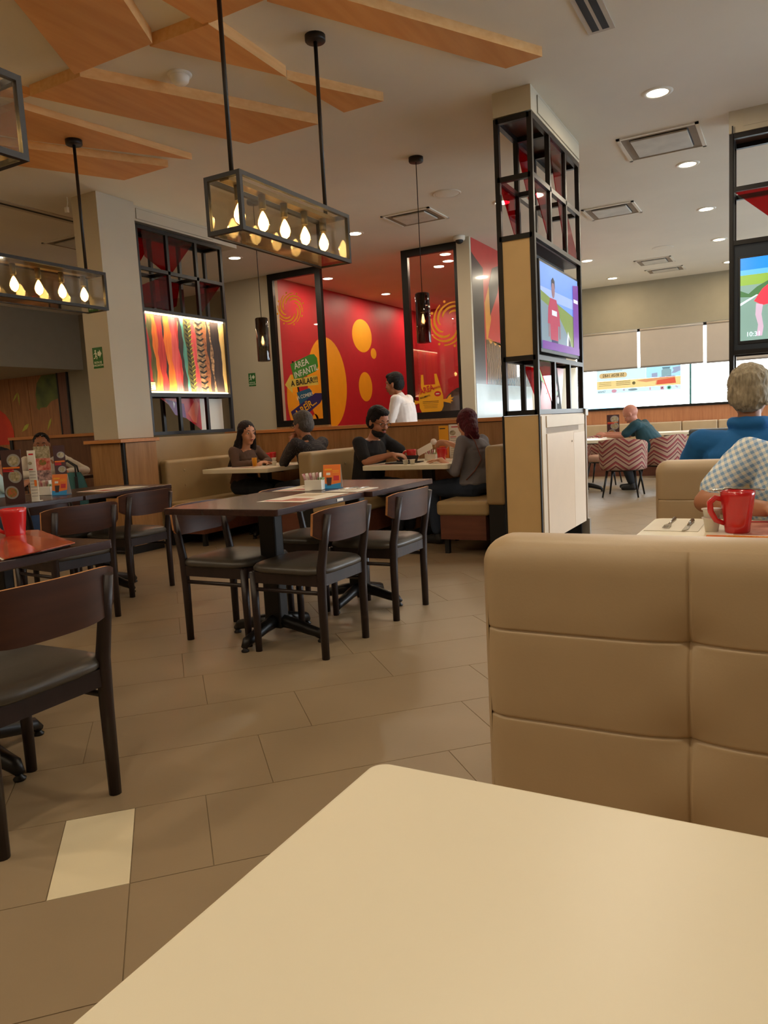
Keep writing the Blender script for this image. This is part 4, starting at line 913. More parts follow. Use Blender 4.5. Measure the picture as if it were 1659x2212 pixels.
# window poster (translucent, read from behind)
wp = thing('window_poster', 'translucent advertising film on the far window, mirrored from inside', 'poster')
def film(n, rgb, base=False):
    nm = 'film_'+n; m = bpy.data.materials.new(nm); m.use_nodes = True; MATS[nm] = m; N = m.node_tree.nodes; Lk = m.node_tree.links; N.remove(N['Principled BSDF']); ou = N['Material Output']
    nz = N.new('ShaderNodeTexNoise'); nz.inputs['Scale'].default_value = 4; rp = N.new('ShaderNodeValToRGB'); c = lin(rgb); k = .24 if base else 1.0
    rp.color_ramp.elements[0].color = (*[v*k for v in c], 1); rp.color_ramp.elements[1].color = (*[min(1, v*k*1.05) for v in c], 1); Lk.new(nz.outputs[0], rp.inputs[0])
    sh = N.new('ShaderNodeBsdfTranslucent' if base else 'ShaderNodeBsdfTransparent'); Lk.new(rp.outputs[0], sh.inputs[0]); Lk.new(sh.outputs[0], ou.inputs[0]); return m
f_or = film('amber', (252, 204, 130), True); f_w = film('pale', (222, 236, 232), True); f_b = film('sky', (186, 222, 230), True); f_r = film('rose', (250, 160, 170)); f_m = film('mauve', (225, 185, 195)); f_g = film('grey', (150, 150, 150)); f_s = film('steel', (200, 190, 180)); f_gr = film('green', (140, 200, 165)); f_o2 = film('orange', (250, 190, 130)); f_t = film('clear_text', (235, 235, 235), True)
Mp = frame_mat((-3.29, 14.643, 1.505), (1, 0, 0), (0, 0, 1))
W0, H0 = 1.5, .45
art('film', [(f_w, rect(0, W0, 0, .084)), (f_w, rect(0, .9, .241, H0)), (f_b, rect(.901, W0, .241, H0)), (f_or, rect(0, W0, .085, .24)), (f_o2, rrect(.05, .56, .29, .385, .045)), (f_m, [(.72, .21), (.85, .225), (1.1, .235), (1.15, .25), (1.4, .26), (1.42, .12), (1.06, .11), (1.08, .19), (.9, .17)]), (f_r, [(1.08, .11), (1.1, .19), (1.4, .22), (1.42, .12)]),
 (f_s, [(1.17, .25), (1.17, .36), (1.2, .39), (1.31, .39), (1.34, .36), (1.34, .25)]), (f_g, [(1.19, .39), (1.18, .42), (1.33, .42), (1.31, .39)]), (f_m, [(1.34, .30), (1.4, .3), (1.5, .34), (1.5, .42), (1.36, .4), (1.38, .35)]), (f_m, [(1.0, .25), (1.0, .32), (1.1, .33), (1.1, .25)]),
 (f_r, circle(.32, .045, .048, .032)), (f_g, circle(.66, .05, .085, .02)), (f_gr, circle(1.3, .045, .038)), (f_r, rrect(1.15, 1.21, .015, .075, .01)), (f_w, circle(.68, .17, .03)), (f_r, rect(.96, .98, .02, .07)), (f_m, circle(.5, .055, .02)), (f_w, circle(1.3, .045, .02)), (f_w, rect(1.165, 1.195, .035, .055)), (f_m, [(1.4, .06), (1.44, .03), (1.46, .045), (1.42, .075)])], Mp, wp, z0=0, dz=.0002, t=0)
text('lettering', '55 8526 1682', .075, f_g, Mp, wp, .95, 0, 'CENTER', .0002, .001, (.31, .338), mirror=True, z=.006)
text('lettering', 'Únete', .06, f_g, Mp, wp, .9, 0, 'CENTER', .0002, .0005, (.09, .045), mirror=True, z=.006)
text('lettering', 'Llámanos y pide a domicilio', .03, f_g, Mp, wp, .9, 0, 'CENTER', .0002, 0, (.33, .42), mirror=True, z=.006)
for yy in (.21, .18, .15): 
    art('fine_print', [(f_w, rect(.36, .62, yy, yy+.008))], Mp, wp, z0=.005); art('fine_print', [(f_w, rect(.04, .27, yy, yy+.006))], Mp, wp, z0=.005)

# ------------------------------------------------------------------ tableware
def mug(x, y, z, ang, lab, s=1.0, m=None, spoon=False):
    t = thing('mug', lab, 'mug', (x, y, z), ang, 'red ceramic mugs')
    prof = [(.001, .003), (.032, 0), (.035, .004), (.0375, .03), (.043, .07), (.0475, .11), (.0485, .124), (.0455, .125), (.044, .11), (.039, .07), (.033, .02), (.001, .014)]
    MB().lathe([(r*s, zz*s) for r, zz in prof], seg=36, cap=True).build('body', m_mug, t)
    MB().tube([(.041*s, 0, .10*s), (.062*s, 0, .106*s), (.077*s, 0, .092*s), (.075*s, 0, .065*s), (.06*s, 0, .038*s), (.036*s, 0, .028*s)], [.008*s, .0085*s, .009*s, .009*s, .008*s, .007*s], 10).build('handle', m_mug, t)
    MB().lathe([(.001, .1*s), (.043*s, .1*s)], seg=30).build('coffee', mat('coffee', (50, 26, 14), .1), t)
    return t
mug(-.142, 2.43, .776, R(198), 'biggest red mug, on the white table at right with a spoon across it')
sp = thing('spoon', 'steel spoon resting across the rim of the biggest red mug', 'spoon', (-.142, 2.43, .903), R(20))
MB().tube([(-.07, 0, .0), (-.03, 0, .006), (.02, 0, .002), (.075, 0, -.001)], [.002, .003, .0022, .003], 8).build('handle', m_steel, sp); MB().ell((-.058, 0, .002), (.022, .014, .003)).build('bowl', m_steel, sp)
mug(-2.69, 1.86, .776, R(-150), 'red mug at the left edge behind the open menu')
mug(-5.28, 6.86, .776, R(200), 'red mug in front of the grey haired man')
mug(-5.36, 7.08, .776, R(180), 'red mug half hidden by the grey haired man')
mug(-3.22, 6.45, .776, R(190), 'red mug by the hand of the bearded man', )
mug(-2.98, 6.62, .776, R(100), 'red mug in front of the maroon haired woman')
def creamer(x, y, z, lab, s=1, open_=False):
    t = thing('creamer_cup', lab, 'creamer', (x, y, z), group='white creamer cups')
    MB().lathe([(.001, 0), (.016*s, 0), (.021*s, .034*s), (.0245*s, .0345*s), (.0245*s, .036*s), (.001, .036*s)], seg=20).build('cup', m_wh, t)
    MB().lathe([(.001, .0365*s), (.0245*s, .0365*s), (.025*s, .0372*s), (.001, .0385*s)], seg=20).build('lid', mat('creamer_foil', (226, 196, 184), .3, scale=60, rgb2=(236, 230, 224)), t); return t
creamer(-.213, 2.44, .776, 'creamer cup stack beside the biggest red mug, lower one', 1.15)
creamer(-.213, 2.44, .776+.025, 'creamer cup nested on top beside the biggest red mug', 1.2)
creamer(-3.12, 6.12, .776, 'left one of two creamer cups near the bearded man', 1.2); creamer(-3.06, 6.14, .776, 'right one of two creamer cups near the bearded man', 1.2)
creamer(-4.9, 6.5, .776, 'lower creamer cup at the edge of the left booth table', 1.2); creamer(-4.9, 6.5, .82, 'upper creamer cup at the edge of the left booth table', 1.1)
t = thing('juice_glass', 'glass of orange juice in front of the long haired woman', 'glass', (-5.03, 6.33, .776))
MB().lathe([(.024, 0), (.026, .004), (.032, .11), (.030, .11), (.024, .008), (.001, .006)], seg=24).build('glass', m_clear, t); MB().lathe([(.001, .008), (.0235, .008), (.0293, .098), (.001, .099)], seg=24).build('juice', mat('orange_juice', (250, 176, 10), .3), t)
# cutlery
def fork(x, y, z, ang, lab):
    t = thing('fork', lab, 'fork', (x, y, z), ang)
    MB().tube([(0, .05, .004), (0, .10, .003), (0, .19, .004)], [.003, .0035, .006], 8).build('handle', m_steel, t)
    b = MB(); b.prism([(-.010, .0), (.010, .0), (.011, .02), (.003, .05), (-.003, .05), (-.011, .02)], .003, .005)
    for i in range(4): xx = -.0095+i*.0054; b.box(xx, xx+.0028, -.035, .0, .003, .0045)
    b.build('head', m_steel, t); return t
def knife(x, y, z, ang, lab):
    t = thing('knife', lab, 'knife', (x, y, z), ang)
    MB().prism([(-.004, 0), (.008, -.01), (.011, -.06), (.006, -.10), (-.004, -.11)], .001, .003).build('blade', m_steel, t); MB().tube([(.002, 0, .004), (.003, .05, .004), (.003, .11, .004)], [.004, .006, .007], 8).build('handle', m_steel, t); return t
np_ = tag(MB().prism([(-.42+.01, 2.43), (-.25, 2.43), (-.25, 2.69), (-.40, 2.69)], .7755, .7765).build('napkin', m_paper), 'folded white napkin under the fork and knife', 'napkin')
fork(-.35, 2.50, .777, 0, 'steel fork on the napkin at right'); knife(-.292, 2.53, .777, 0, 'steel knife on the napkin at right')
pm = thing('paper_placemat', 'printed placemat with orange band under the biggest red mug', 'placemat', (.12, 2.5, .7755), group='paper placemats')
MB().box(-.34, .22, -.17, .2, 0, .0006).build('sheet', m_paper, pm)
art('print', [(m_orange, rect(-.34, -.12, -.17, -.135)), (mat('food_photo', (150, 60, 40), .5, rgb2=(214, 150, 130), scale=14), rect(-.27, .22, -.12, .14)), (mat('print_red', (190, 40, 40), .5), rect(-.27, .22, .145, .17))], frame_mat((0, 0, 0), (1, 0, 0), (0, 1, 0)), pm, z0=.0007, dz=.0003)
text('lettering', 'DESAYUNOS', .022, m_yellow, frame_mat((0, 0, 0), (1, 0, 0), (0, 1, 0)), pm, .9, 0, 'CENTER', .0002, .0005, (-.23, -.152), mirror=False, z=.0016)
def placemat(x, y, w, h, ang, lab, z=.776):
    t = thing('paper_placemat', lab, 'placemat', (x, y, z), ang, 'paper placemats')
    MB().box(-w/2, w/2, -h/2, h/2, 0, .0008).build('sheet', m_paper, t)
    F = frame_mat((0, 0, 0), (1, 0, 0), (0, 1, 0))
    art('print', [(mat('food_photo', (150, 60, 40), .5, rgb2=(214, 150, 130), scale=14), rect(-w*.1, w*.35, -h*.4, -h*.1)), (m_red, rect(-w*.42, w*.0, -h*.42, -h*.36)), (mat('pale_print', (200, 180, 150), .6), rect(-w*.4, w*.1, h*.1, h*.4))], F, t, z0=.0009, dz=.0003)
    return t
placemat(-2.36, 3.38, .3, .46, 0, 'white placemat on the near half of the centre table')
placemat(-2.72, 3.92, .26, .40, .1, 'white placemat on the far left of the centre table')
placemat(-5.15, 6.35, .5, .3, 0, 'placemat under the orange juice'); placemat(-4.82, 6.7, .26, .4, 0, 'placemat in front of the grey haired man')
placemat(-3.4, 6.3, .3, .42, 0, 'placemat in front of the bearded man'); placemat(-2.83, 6.85, .26, .36, 0, 'placemat in front of the maroon haired woman')
placemat(-4.5, 3.95, .3, .42, 0, 'placemat on the dark table near the wood clad column')
placemat(-2.9, 11.2, .3, .4, 0, 'placemat nearest the camera on the table of the bald man'); placemat(-2.6, 11.6, .3, .4, 0, 'placemat before the bald man')
placemat(-1.6, 13.4, .5, .35, 0, 'placemat on the banquette table')
placemat(-7.0, 5.3, .3, .4, 0, 'placemat beside the elbow of the girl with sunglasses')
nk = thing('napkin', 'folded napkin with cutlery at the joint of the centre tables', 'napkin', (-2.30, 3.76, .776), 0); MB().box(-.11, .11, -.10, .16, 0, .002).build('cloth', m_paper, nk)
fork(-2.38, 3.72, .778, -.3, 'fork on the napkin of the centre table'); knife(-2.27, 3.80, .778, -.1, 'knife on the napkin of the centre table'); fork(-2.72, 3.95, .777, -.8, 'fork on the far left placemat of the centre table')
def caddy(x, y, z, ang, lab):
    t = thing('sugar_caddy', lab, 'sugar caddy', (x, y, z), ang, 'white sugar caddies')
    b = MB(); w, d, h, q = .055, .035, .062, .004
    b.box(-w, w, -d, -d+q, 0, h); b.box(-w, w, d-q, d, 0, h); b.box(-w, -w+q, -d+q, d-q, 0, h); b.box(w-q, w, -d+q, d-q, 0, h); b.box(-w+q, w-q, -d+q, d-q, 0, q); b.box(-.002, .002, -d+q, d-q, q, h*.8)
    b.build('holder', m_wh, t, bevel=.002)
    tm = mat('packet_pink', (226, 200, 196), .6, scale=40, rgb2=(180, 60, 90)); tg = mat('packet_green', (214, 222, 190), .6, scale=40, rgb2=(90, 150, 60))
    for i in range(6):
        M = Matrix.Translation((-.044+i*.016, 0, .03)) @ Matrix.Rotation(R(-22+i*5), 4, 'Y')
        MB().box(-.001, .001, -.022, .022, 0, .075, 0, M).build('sugar_packet', m_paper if i % 2 else tm, t)
    for i in range(3):
        M = Matrix.Translation((.02+i*.01, 0, .02)) @ Matrix.Rotation(R(8+i*6), 4, 'Y'); MB().box(-.001, .001, -.02, .02, 0, .058, 0, M).build('sugar_packet', tg, t)
    return t
caddy(-2.575, 3.81, .776, R(15), 'sugar caddy on the centre table'); caddy(-4.74, 3.55, .776, R(25), 'sugar caddy on the left table between menus'); caddy(-3.14, 6.72, .776, R(10), 'sugar caddy between the bearded man and the maroon haired woman')
def tent(x, y, z, ang, lab):
    t = thing('tent_card', lab, 'tent card', (x, y, z), ang, 'orange promotional tent cards')
    h, w, d = .15, .055, .035
    M1 = Matrix.Rotation(R(-13), 4, 'X') @ frame_mat((0, 0, 0), (1, 0, 0), (0, 0, 1)); M1 = Matrix.Translation((0, -d, 0)) @ M1
    MB().box(-w, w, 0, h, 0, .001, 0, M1).build('front', m_orange, t)
    M2 = Matrix.Translation((0, d, 0)) @ Matrix.Rotation(R(13), 4, 'X') @ frame_mat((0, 0, 0), (-1, 0, 0), (0, 0, 1)); MB().box(-w, w, 0, h, 0, .001, 0, M2).build('back', m_paper, t)
    art('print', [(m_blue, [(-w, 0), (w, 0), (w, .035), (-w*.2, .025), (-w, .035)]), (mat('cola_brown', (60, 16, 14), .4), [(-.03, .02), (-.005, .02), (0, .07), (-.035, .07)]), (m_red, rect(.01, .045, .05, .08)), (m_yellow, rect(-.045, .0, .115, .125)), (m_paper, rect(-.035, -.01, .085, .10)), (m_yellow, rect(.005, .045, .1, .104)), (m_yellow, rect(.005, .045, .11, .114))], M1, t, z0=.0012, dz=.0002)
    MB().box(-w, w, -d, d, 0, .001).build('base', m_blue, t)
tent(-2.50, 3.90, .776, R(20), 'orange tent card on the centre table'); tent(-4.58, 3.56, .776, R(25), 'orange tent card on the left table'); tent(-2.86, 6.98, .776, R(0), 'orange tent card behind the maroon haired woman\'s hand')
m_menu1 = mat('menu_brown', (70, 40, 40), .35, coat=.3)
def menu(x, y, z, ang, lab, w=.1, h=.34, kind='dark', sc=1):
    t = thing('menu_stand', lab, 'menu', (x, y, z), ang, 'upright menu cards')
    base = {'dark': m_menu1, 'white': m_paper, 'food': m_paper, 'orange': m_orange}[kind]
    MB().box(-w/2, w/2, -.004, .0, 0, h).build('card', base, t)
    MB().box(-w/2, w/2, 0, .05, 0, .003).build('foot', base, t)
    F = frame_mat((0, -.004, 0), (1, 0, 0), (0, 0, 1)); pl = []
    dish = mat('dish_photo', (120, 110, 70), .5, rgb2=(196, 180, 150), scale=60); salad = mat('salad_photo', (60, 120, 40), .5, rgb2=(200, 90, 60), scale=50)
    if kind == 'dark':
        for cy in (.8, .5, .2): pl += [(mat('plate_photo', (150, 146, 140), .5), circle(w*.12*(-1 if cy == .2 else 1), h*cy, w*.34, w*.3)), (dish if cy != .2 else salad, circle(w*.12*(-1 if cy == .2 else 1), h*cy, w*.26, w*.22))]
        pl += [(m_red, rect(-w*.45, w*.1, h*.62, h*.64)), (m_orange, rect(-w*.45, w*.4, h*.65, h*.68)), (m_red, rect(-w*.45, w*.1, h*.59, h*.61))]
    elif kind == 'white':
        pl += [(m_red, rect(-w*.3, w*.3, h*.91, h*.94)), (dish, circle(-w*.2, h*.75, w*.25, w*.2))]+[(mat('grey_print', (150, 140, 130), .6), rect(-w*.4, w*.4, h*(.1+.06*i), h*(.11+.06*i))) for i in range(9)]+[(m_red, rect(-w*.4, w*.1, h*.62, h*.64)), (m_orange, rect(w*.1, w*.4, h*.3, h*.42))]
    elif kind == 'food':
        pl += [(dish, rect(-w/2, w/2, h*.75, h)), (mat('prawn_photo', (190, 60, 50), .5, rgb2=(230, 160, 140), scale=40), rect(-w/2, w/2, h*.5, h*.75)), (salad, circle(0, h*.66, w*.25, w*.18)), (mat('mussel_photo', (60, 40, 50), .5, rgb2=(214, 170, 160), scale=50), rect(-w/2, w/2, h*.22, h*.5)), (m_pi, rect(-w/2, w/2, 0, h*.22)), (m_paper, rect(-w*.2, w*.3, h*.14, h*.18))]
    else: pl += [(m_yellow, rect(-w/2, w/2, h*.55, h)), (m_text, rect(-w*.4, w*.2, h*.9, h*.93)), (m_red, rect(-w*.4, w*.3, h*.5, h*.53)), (m_red, rect(-w*.3, w*.3, h*.1, h*.35))]
    art('print', pl, F, t, z0=.0004, dz=.0002)
    return t
menu(-4.385, 3.06, .776, R(20), 'tall dark menu stand with plate photos on the left table', .14, .34, 'dark')
menu(-4.31, 3.15, .776, R(30), 'narrow white menu card beside the dark menu stand', .05, .33, 'white')
menu(-4.83, 3.62, .776, R(25), 'menu with seafood photos behind the sugar caddy', .12, .35, 'food'); menu(-4.72, 3.68, .776, R(60), 'dark side leaf of the seafood menu', .08, .35, 'dark')
menu(-3.0, 7.02, .776, R(10), 'white menu card standing behind the mug of the maroon haired woman', .125, .34, 'white'); menu(-3.14, 7.05, .776, R(10), 'orange menu card standing next to the white one', .1, .33, 'orange')
menu(-2.38, 11.62, .776, R(15), 'dark menu stand partly hidden by the bald man', .18, .34, 'dark')
om = thing('open_menu', 'red glossy menu lying open at the left edge', 'menu', (-2.52, 1.76, .776), R(-25))
m_mc = mat('menu_cover', (120, 20, 20), .25, rgb2=(196, 90, 40), scale=7, stretch=(1, 3, 1), coat=.5)
MB().add([(-.36, -.12, 0), (.33, -.12, .0), (.33, .0, .008), (-.36, .0, .012), (-.36, .13, .004), (.20, .13, .003)], [(0, 1, 2, 3), (3, 2, 5, 4)]).build('lower_cover', m_paper, om)
MB().add([(-.36, -.125, .006), (.34, -.115, .005), (.34, .0, .016), (-.36, .0, .022), (-.36, .135, .012), (.21, .14, .012), (-.36, -.125, .003), (.34, -.115, .002), (.34, .0, .013), (-.36, .0, .019), (-.36, .135, .009), (.21, .14, .009)], [(0, 1, 2, 3), (3, 2, 5, 4), (9, 8, 7, 6), (10, 11, 8, 9), (0, 6, 7, 1), (1, 7, 8, 2), (2, 8, 11, 5), (5, 11, 10, 4)]).build('upper_cover', m_mc, om)
tg = tag(MB().box(-.03, .03, -.001, .001, 0, .014).build('table_tag', m_paper, loc=(-2.153, 3.42, .742+.01), rz=PI/2), 'tiny white tag stuck to the edge of the centre table', 'tag')

# chevron barrel chairs
m_chev = bpy.data.materials.new('chevron_fabric'); m_chev.use_nodes = True; N = m_chev.node_tree.nodes; Lk = m_chev.node_tree.links; bb = N['Principled BSDF']; bb.inputs['Roughness'].default_value = .85
tcv = N.new('ShaderNodeUVMap'); sp_ = N.new('ShaderNodeSeparateXYZ'); Lk.new(tcv.outputs[0], sp_.inputs[0])
def math_(op, a, b_=None, v=None):
    n = N.new('ShaderNodeMath'); n.operation = op; Lk.new(a, n.inputs[0])
    if b_ is not None: Lk.new(b_, n.inputs[1])
    elif v is not None: n.inputs[1].default_value = v
    return n.outputs[0]
tri = math_('PINGPONG', math_('MULTIPLY', sp_.outputs['X'], None, 7.5), None, 1.0)
rows_ = math_('ADD', math_('MULTIPLY', sp_.outputs['Y'], None, 5.6), math_('MULTIPLY', tri, None, .95))
fr = math_('FRACT', rows_)
cr2 = N.new('ShaderNodeValToRGB'); cr2.color_ramp.interpolation = 'CONSTANT'; e = cr2.color_ramp.elements
e[0].position = 0; e[0].color = (*lin((156, 128, 108)), 1); e[1].position = .36; e[1].color = (*lin((98, 36, 42)), 1)
for p_, c_ in ((.52, (156, 128, 108)), (.7, (140, 66, 62)), (.84, (116, 48, 52))): q = e.new(p_); q.color = (*lin(c_), 1)
Lk.new(fr, cr2.inputs[0]); Lk.new(cr2.outputs[0], bb.inputs['Base Color'])
def barrel(x, y, rz, lab):
    t = thing('barrel_chair', lab, 'chair', (x, y, 0), rz, 'chevron upholstered barrel chairs')
    n = 36; vs = []; fs = []; uv = []
    def q(i, j, k):
        a = R(-118+236*i/n); s = j/6; rr_o = .30+.012*s-(.055 if k else 0); p = 3.2
        top = .80-.10*(abs(-118+236*i/n)/118)**1.6; z = .375+(top-.375)*s
        sc = (abs(math.cos(a))**p+abs(math.sin(a))**p)**(-1/p)
        return (-rr_o*math.cos(a)*sc*.98, rr_o*math.sin(a)*sc*1.0, z)
    idx = {}
    for k in (0, 1):
        for j in range(7):
            for i in range(n+1): idx[i, j, k] = len(vs); vs.append(q(i, j, k)); uv.append((i/n, j/6*.6))
    for j in range(6):
        for i in range(n):
            fs += [(idx[i, j, 0], idx[i, j+1, 0], idx[i+1, j+1, 0], idx[i+1, j, 0]), (idx[i, j, 1], idx[i+1, j, 1], idx[i+1, j+1, 1], idx[i, j+1, 1])]
    for i in range(n): fs += [(idx[i, 6, 0], idx[i, 6, 1], idx[i+1, 6, 1], idx[i+1, 6, 0]), (idx[i, 0, 0], idx[i+1, 0, 0], idx[i+1, 0, 1], idx[i, 0, 1])]
    for j in range(6): fs += [(idx[0, j, 0], idx[0, j, 1], idx[0, j+1, 1], idx[0, j+1, 0]), (idx[n, j, 0], idx[n, j+1, 0], idx[n, j+1, 1], idx[n, j, 1])]
    b = MB(); b.add(vs, fs, 0, True); o = b.build('backrest', m_chev, t)
    ul = o.data.uv_layers.new(name='UVMap')
    for lp in o.data.loops: ul.data[lp.index].uv = uv[lp.vertex_index]
    MB().lathe([(.001, .37), (.24, .37), (.25, .40), (.25, .45), (.22, .475), (.001, .48)], seg=28).build('seat', mat('rose_vinyl', (190, 150, 134), .6), t)
    MB().lathe([(.001, .35), (.22, .35), (.22, .37), (.001, .37)], seg=20).build('seat_frame', m_black, t)
    for sx_ in (-1, 1):
        for sy_ in (-1, 1): MB().tube([(sx_*.235, sy_*.235, 0), (sx_*.18, sy_*.18, .36)], [.011, .018], 10).build('leg', m_black, t)
barrel(-2.04, 10.58, PI/2, 'chevron barrel chair with its back to the camera, nearest one')
barrel(-1.66, 11.38, PI-.5, 'chevron barrel chair the bald man sits in')
barrel(-2.7, 12.4, -PI/2, 'chevron barrel chair across the table of the bald man')
# teal bag on a chair
chair(-6.30, 4.95, 0.3, 'dining chair carrying the teal bag beside the column')
tb = thing('tote_bag', 'teal bag with dark straps standing left of the wood clad column', 'bag', (-6.27, 4.97, .485), R(35))
b = MB(); b.rings([[(x_*w2, y_*d2, z) for x_, y_ in circle(0, 0, 1, n=20)] for w2, d2, z in ((.13, .07, 0), (.17, .09, .05), (.18, .09, .18), (.15, .07, .30), (.12, .03, .36))]); b.build('body', mat('teal_fabric', (52, 96, 92), .85, bump=.1, bscale=30), tb)
for yy in (-.06, .06): MB().tube([(-.09, yy, .30), (-.08, yy*.5, .42), (0, yy*.3, .48), (.08, yy*.5, .42), (.09, yy, .30)], .009, 8).build('strap', m_text, tb); MB().box(-.11, -.08, yy*1.45-.003, yy*1.45+.003, .02, .32).build('strap', m_text, tb); MB().box(.08, .11, yy*1.45-.003, yy*1.45+.003, .02, .32).build('strap', m_text, tb)
# ------------------------------------------------------------------ people
def remesh(b, name, m, parent, vox, smooth=3, noise=0, nscale=6, seed=0, sm_f=.5, decim=None):
    me = bpy.data.meshes.new(name); me.from_pydata(b.v, [], b.f); me.update()
    o = bpy.data.objects.new(name, me); COL.objects.link(o)
    r = o.modifiers.new('r', 'REMESH'); r.mode = 'VOXEL'; r.voxel_size = vox; r.use_smooth_shade = True
    if smooth: s = o.modifiers.new('s', 'SMOOTH'); s.factor = sm_f; s.iterations = smooth
    dg = bpy.context.evaluated_depsgraph_get(); nm = bpy.data.meshes.new_from_object(o.evaluated_get(dg))
    bpy.data.objects.remove(o); bpy.data.meshes.remove(me)
    if noise:
        nm.update(); ns = [v.normal.copy() for v in nm.vertices]
        for v, nn in zip(nm.vertices, ns):
            c = v.co*nscale; k = noise_fn(c, seed); v.co += nn*k*noise
    nm.name = name; nm.materials.clear(); nm.materials.append(m)
    nm.polygons.foreach_set('use_smooth', [True]*len(nm.polygons)); nm.update()
    o = bpy.data.objects.new(name, nm); COL.objects.link(o); o.parent = parent; return o
def noise_fn(c, seed):
    c = Vector((c.x+seed*7.1, c.y*1.0, c.z*.7)); a = noise.noise(c); b = noise.noise(c*2.3)
    return (1-abs(a)*2.2)*.6+b*.4
def cap(b, p0, p1, r0, r1, seg=12):
    p0, p1 = Vector(p0), Vector(p1); d = (p1-p0); L = d.length; d = d.normalized() if L > 1e-6 else Vector((0, 0, 1))
    ref = Vector((1, 0, 0)) if abs(d.x) < .8 else Vector((0, 1, 0)); a = (ref-d*ref.dot(d)).normalized(); c = d.cross(a); rr = []
    def ring(o, r): return [o+(a*math.cos(2*PI*k/seg)+c*math.sin(2*PI*k/seg))*max(r, 1e-4) for k in range(seg)]
    for t in (0.02, .4, .75, .95): an = t*PI/2; rr.append(ring(p0-d*r0*math.cos(an), r0*math.sin(an)))
    rr.append(ring(p0, r0)); rr.append(ring(p1, r1))
    for t in (.95, .75, .4, .02): an = t*PI/2; rr.append(ring(p1+d*r1*math.cos(an), r1*math.sin(an)))
    b.rings(rr)
def chain(b, pts, rs):
    for i in range(len(pts)-1): cap(b, pts[i], pts[i+1], rs[i], rs[i+1])
def V(*a): return Vector(a)
def hand(b, wrist, d, palm_n, side, curl=.5, spread=.12, s=1.0):
    """d: direction of the fingers, palm_n: way the palm faces, side: +1 thumb toward d x palm_n"""
    d = V(*d).normalized(); n = V(*palm_n); n = (n-d*n.dot(d)).normalized(); w = d.cross(n)*side; W_ = V(*wrist)
    for q in (-.027, -.009, .009, .027): cap(b, W_+d*.012*s+w*q*.75*s, W_+d*.082*s+w*q*s, .0125*s, .0112*s, 8)
    cap(b, W_-d*.01, W_+d*.03*s, .022*s, .02*s, 10)
    for q, l in ((.029, .072), (.0098, .082), (-.0095, .077), (-.0285, .060)):
        p = W_+d*.086*s+w*q*s; dd = (d+w*q*spread*20*.3).normalized(); r = .0088*s
        for k, (f, ang) in enumerate(((.45, curl*.6), (.3, curl*1.0), (.25, curl*.9))):
            dd = (dd*math.cos(ang)+n*math.sin(ang)); dd = dd.normalized(); n2 = (n-dd*n.dot(dd)); e = p+dd*l*f*s
            cap(b, p, e, r, r*.92, 8); p = e; r *= .92
    p = W_+d*.022*s+w*.026*s; q = p+(w*.75+d*.6+n*.25).normalized()*.038*s; e = q+(w*.35+d*.85+n*.3).normalized()*.03*s; f = e+(d*.9+n*.35+w*.1).normalized()*.022*s
    cap(b, p, q, .0125*s, .0105*s, 8); cap(b, q, e, .0105*s, .0095*s, 8); cap(b, e, f, .0095*s, .008*s, 8)
def torso(b, pts, m=1.0):
    """pts: list of (centre, half width across, half depth, axis across)"""
    for i in range(len(pts)-1):
        (c0, w0, d0), (c1, w1, d1) = pts[i], pts[i+1]
        c0, c1 = V(*c0), V(*c1); up = (c1-c0).normalized()
        rr = []
        for c, w_, d_ in ((c0, w0, d0), (c1, w1, d1)):
            fx = V(1, 0, 0); fx = (fx-up*fx.dot(up)).normalized(); sd = up.cross(fx)
            ring = []
            for k in range(20):
                a = 2*PI*k/20; p = 2.5; ca, sa = math.cos(a), math.sin(a); q = (abs(ca)**p+abs(sa)**p)**(-1/p)
                ring.append(c+fx*d_*m*ca*q+sd*w_*m*sa*q)
            rr.append(ring)
        e0 = [c0-up*d0*.35+(p-c0)*.7 for p in rr[0]]; e1 = [c1+up*d1*.35+(p-c1)*.7 for p in rr[1]]
        b.rings([e0, rr[0], rr[1], e1])
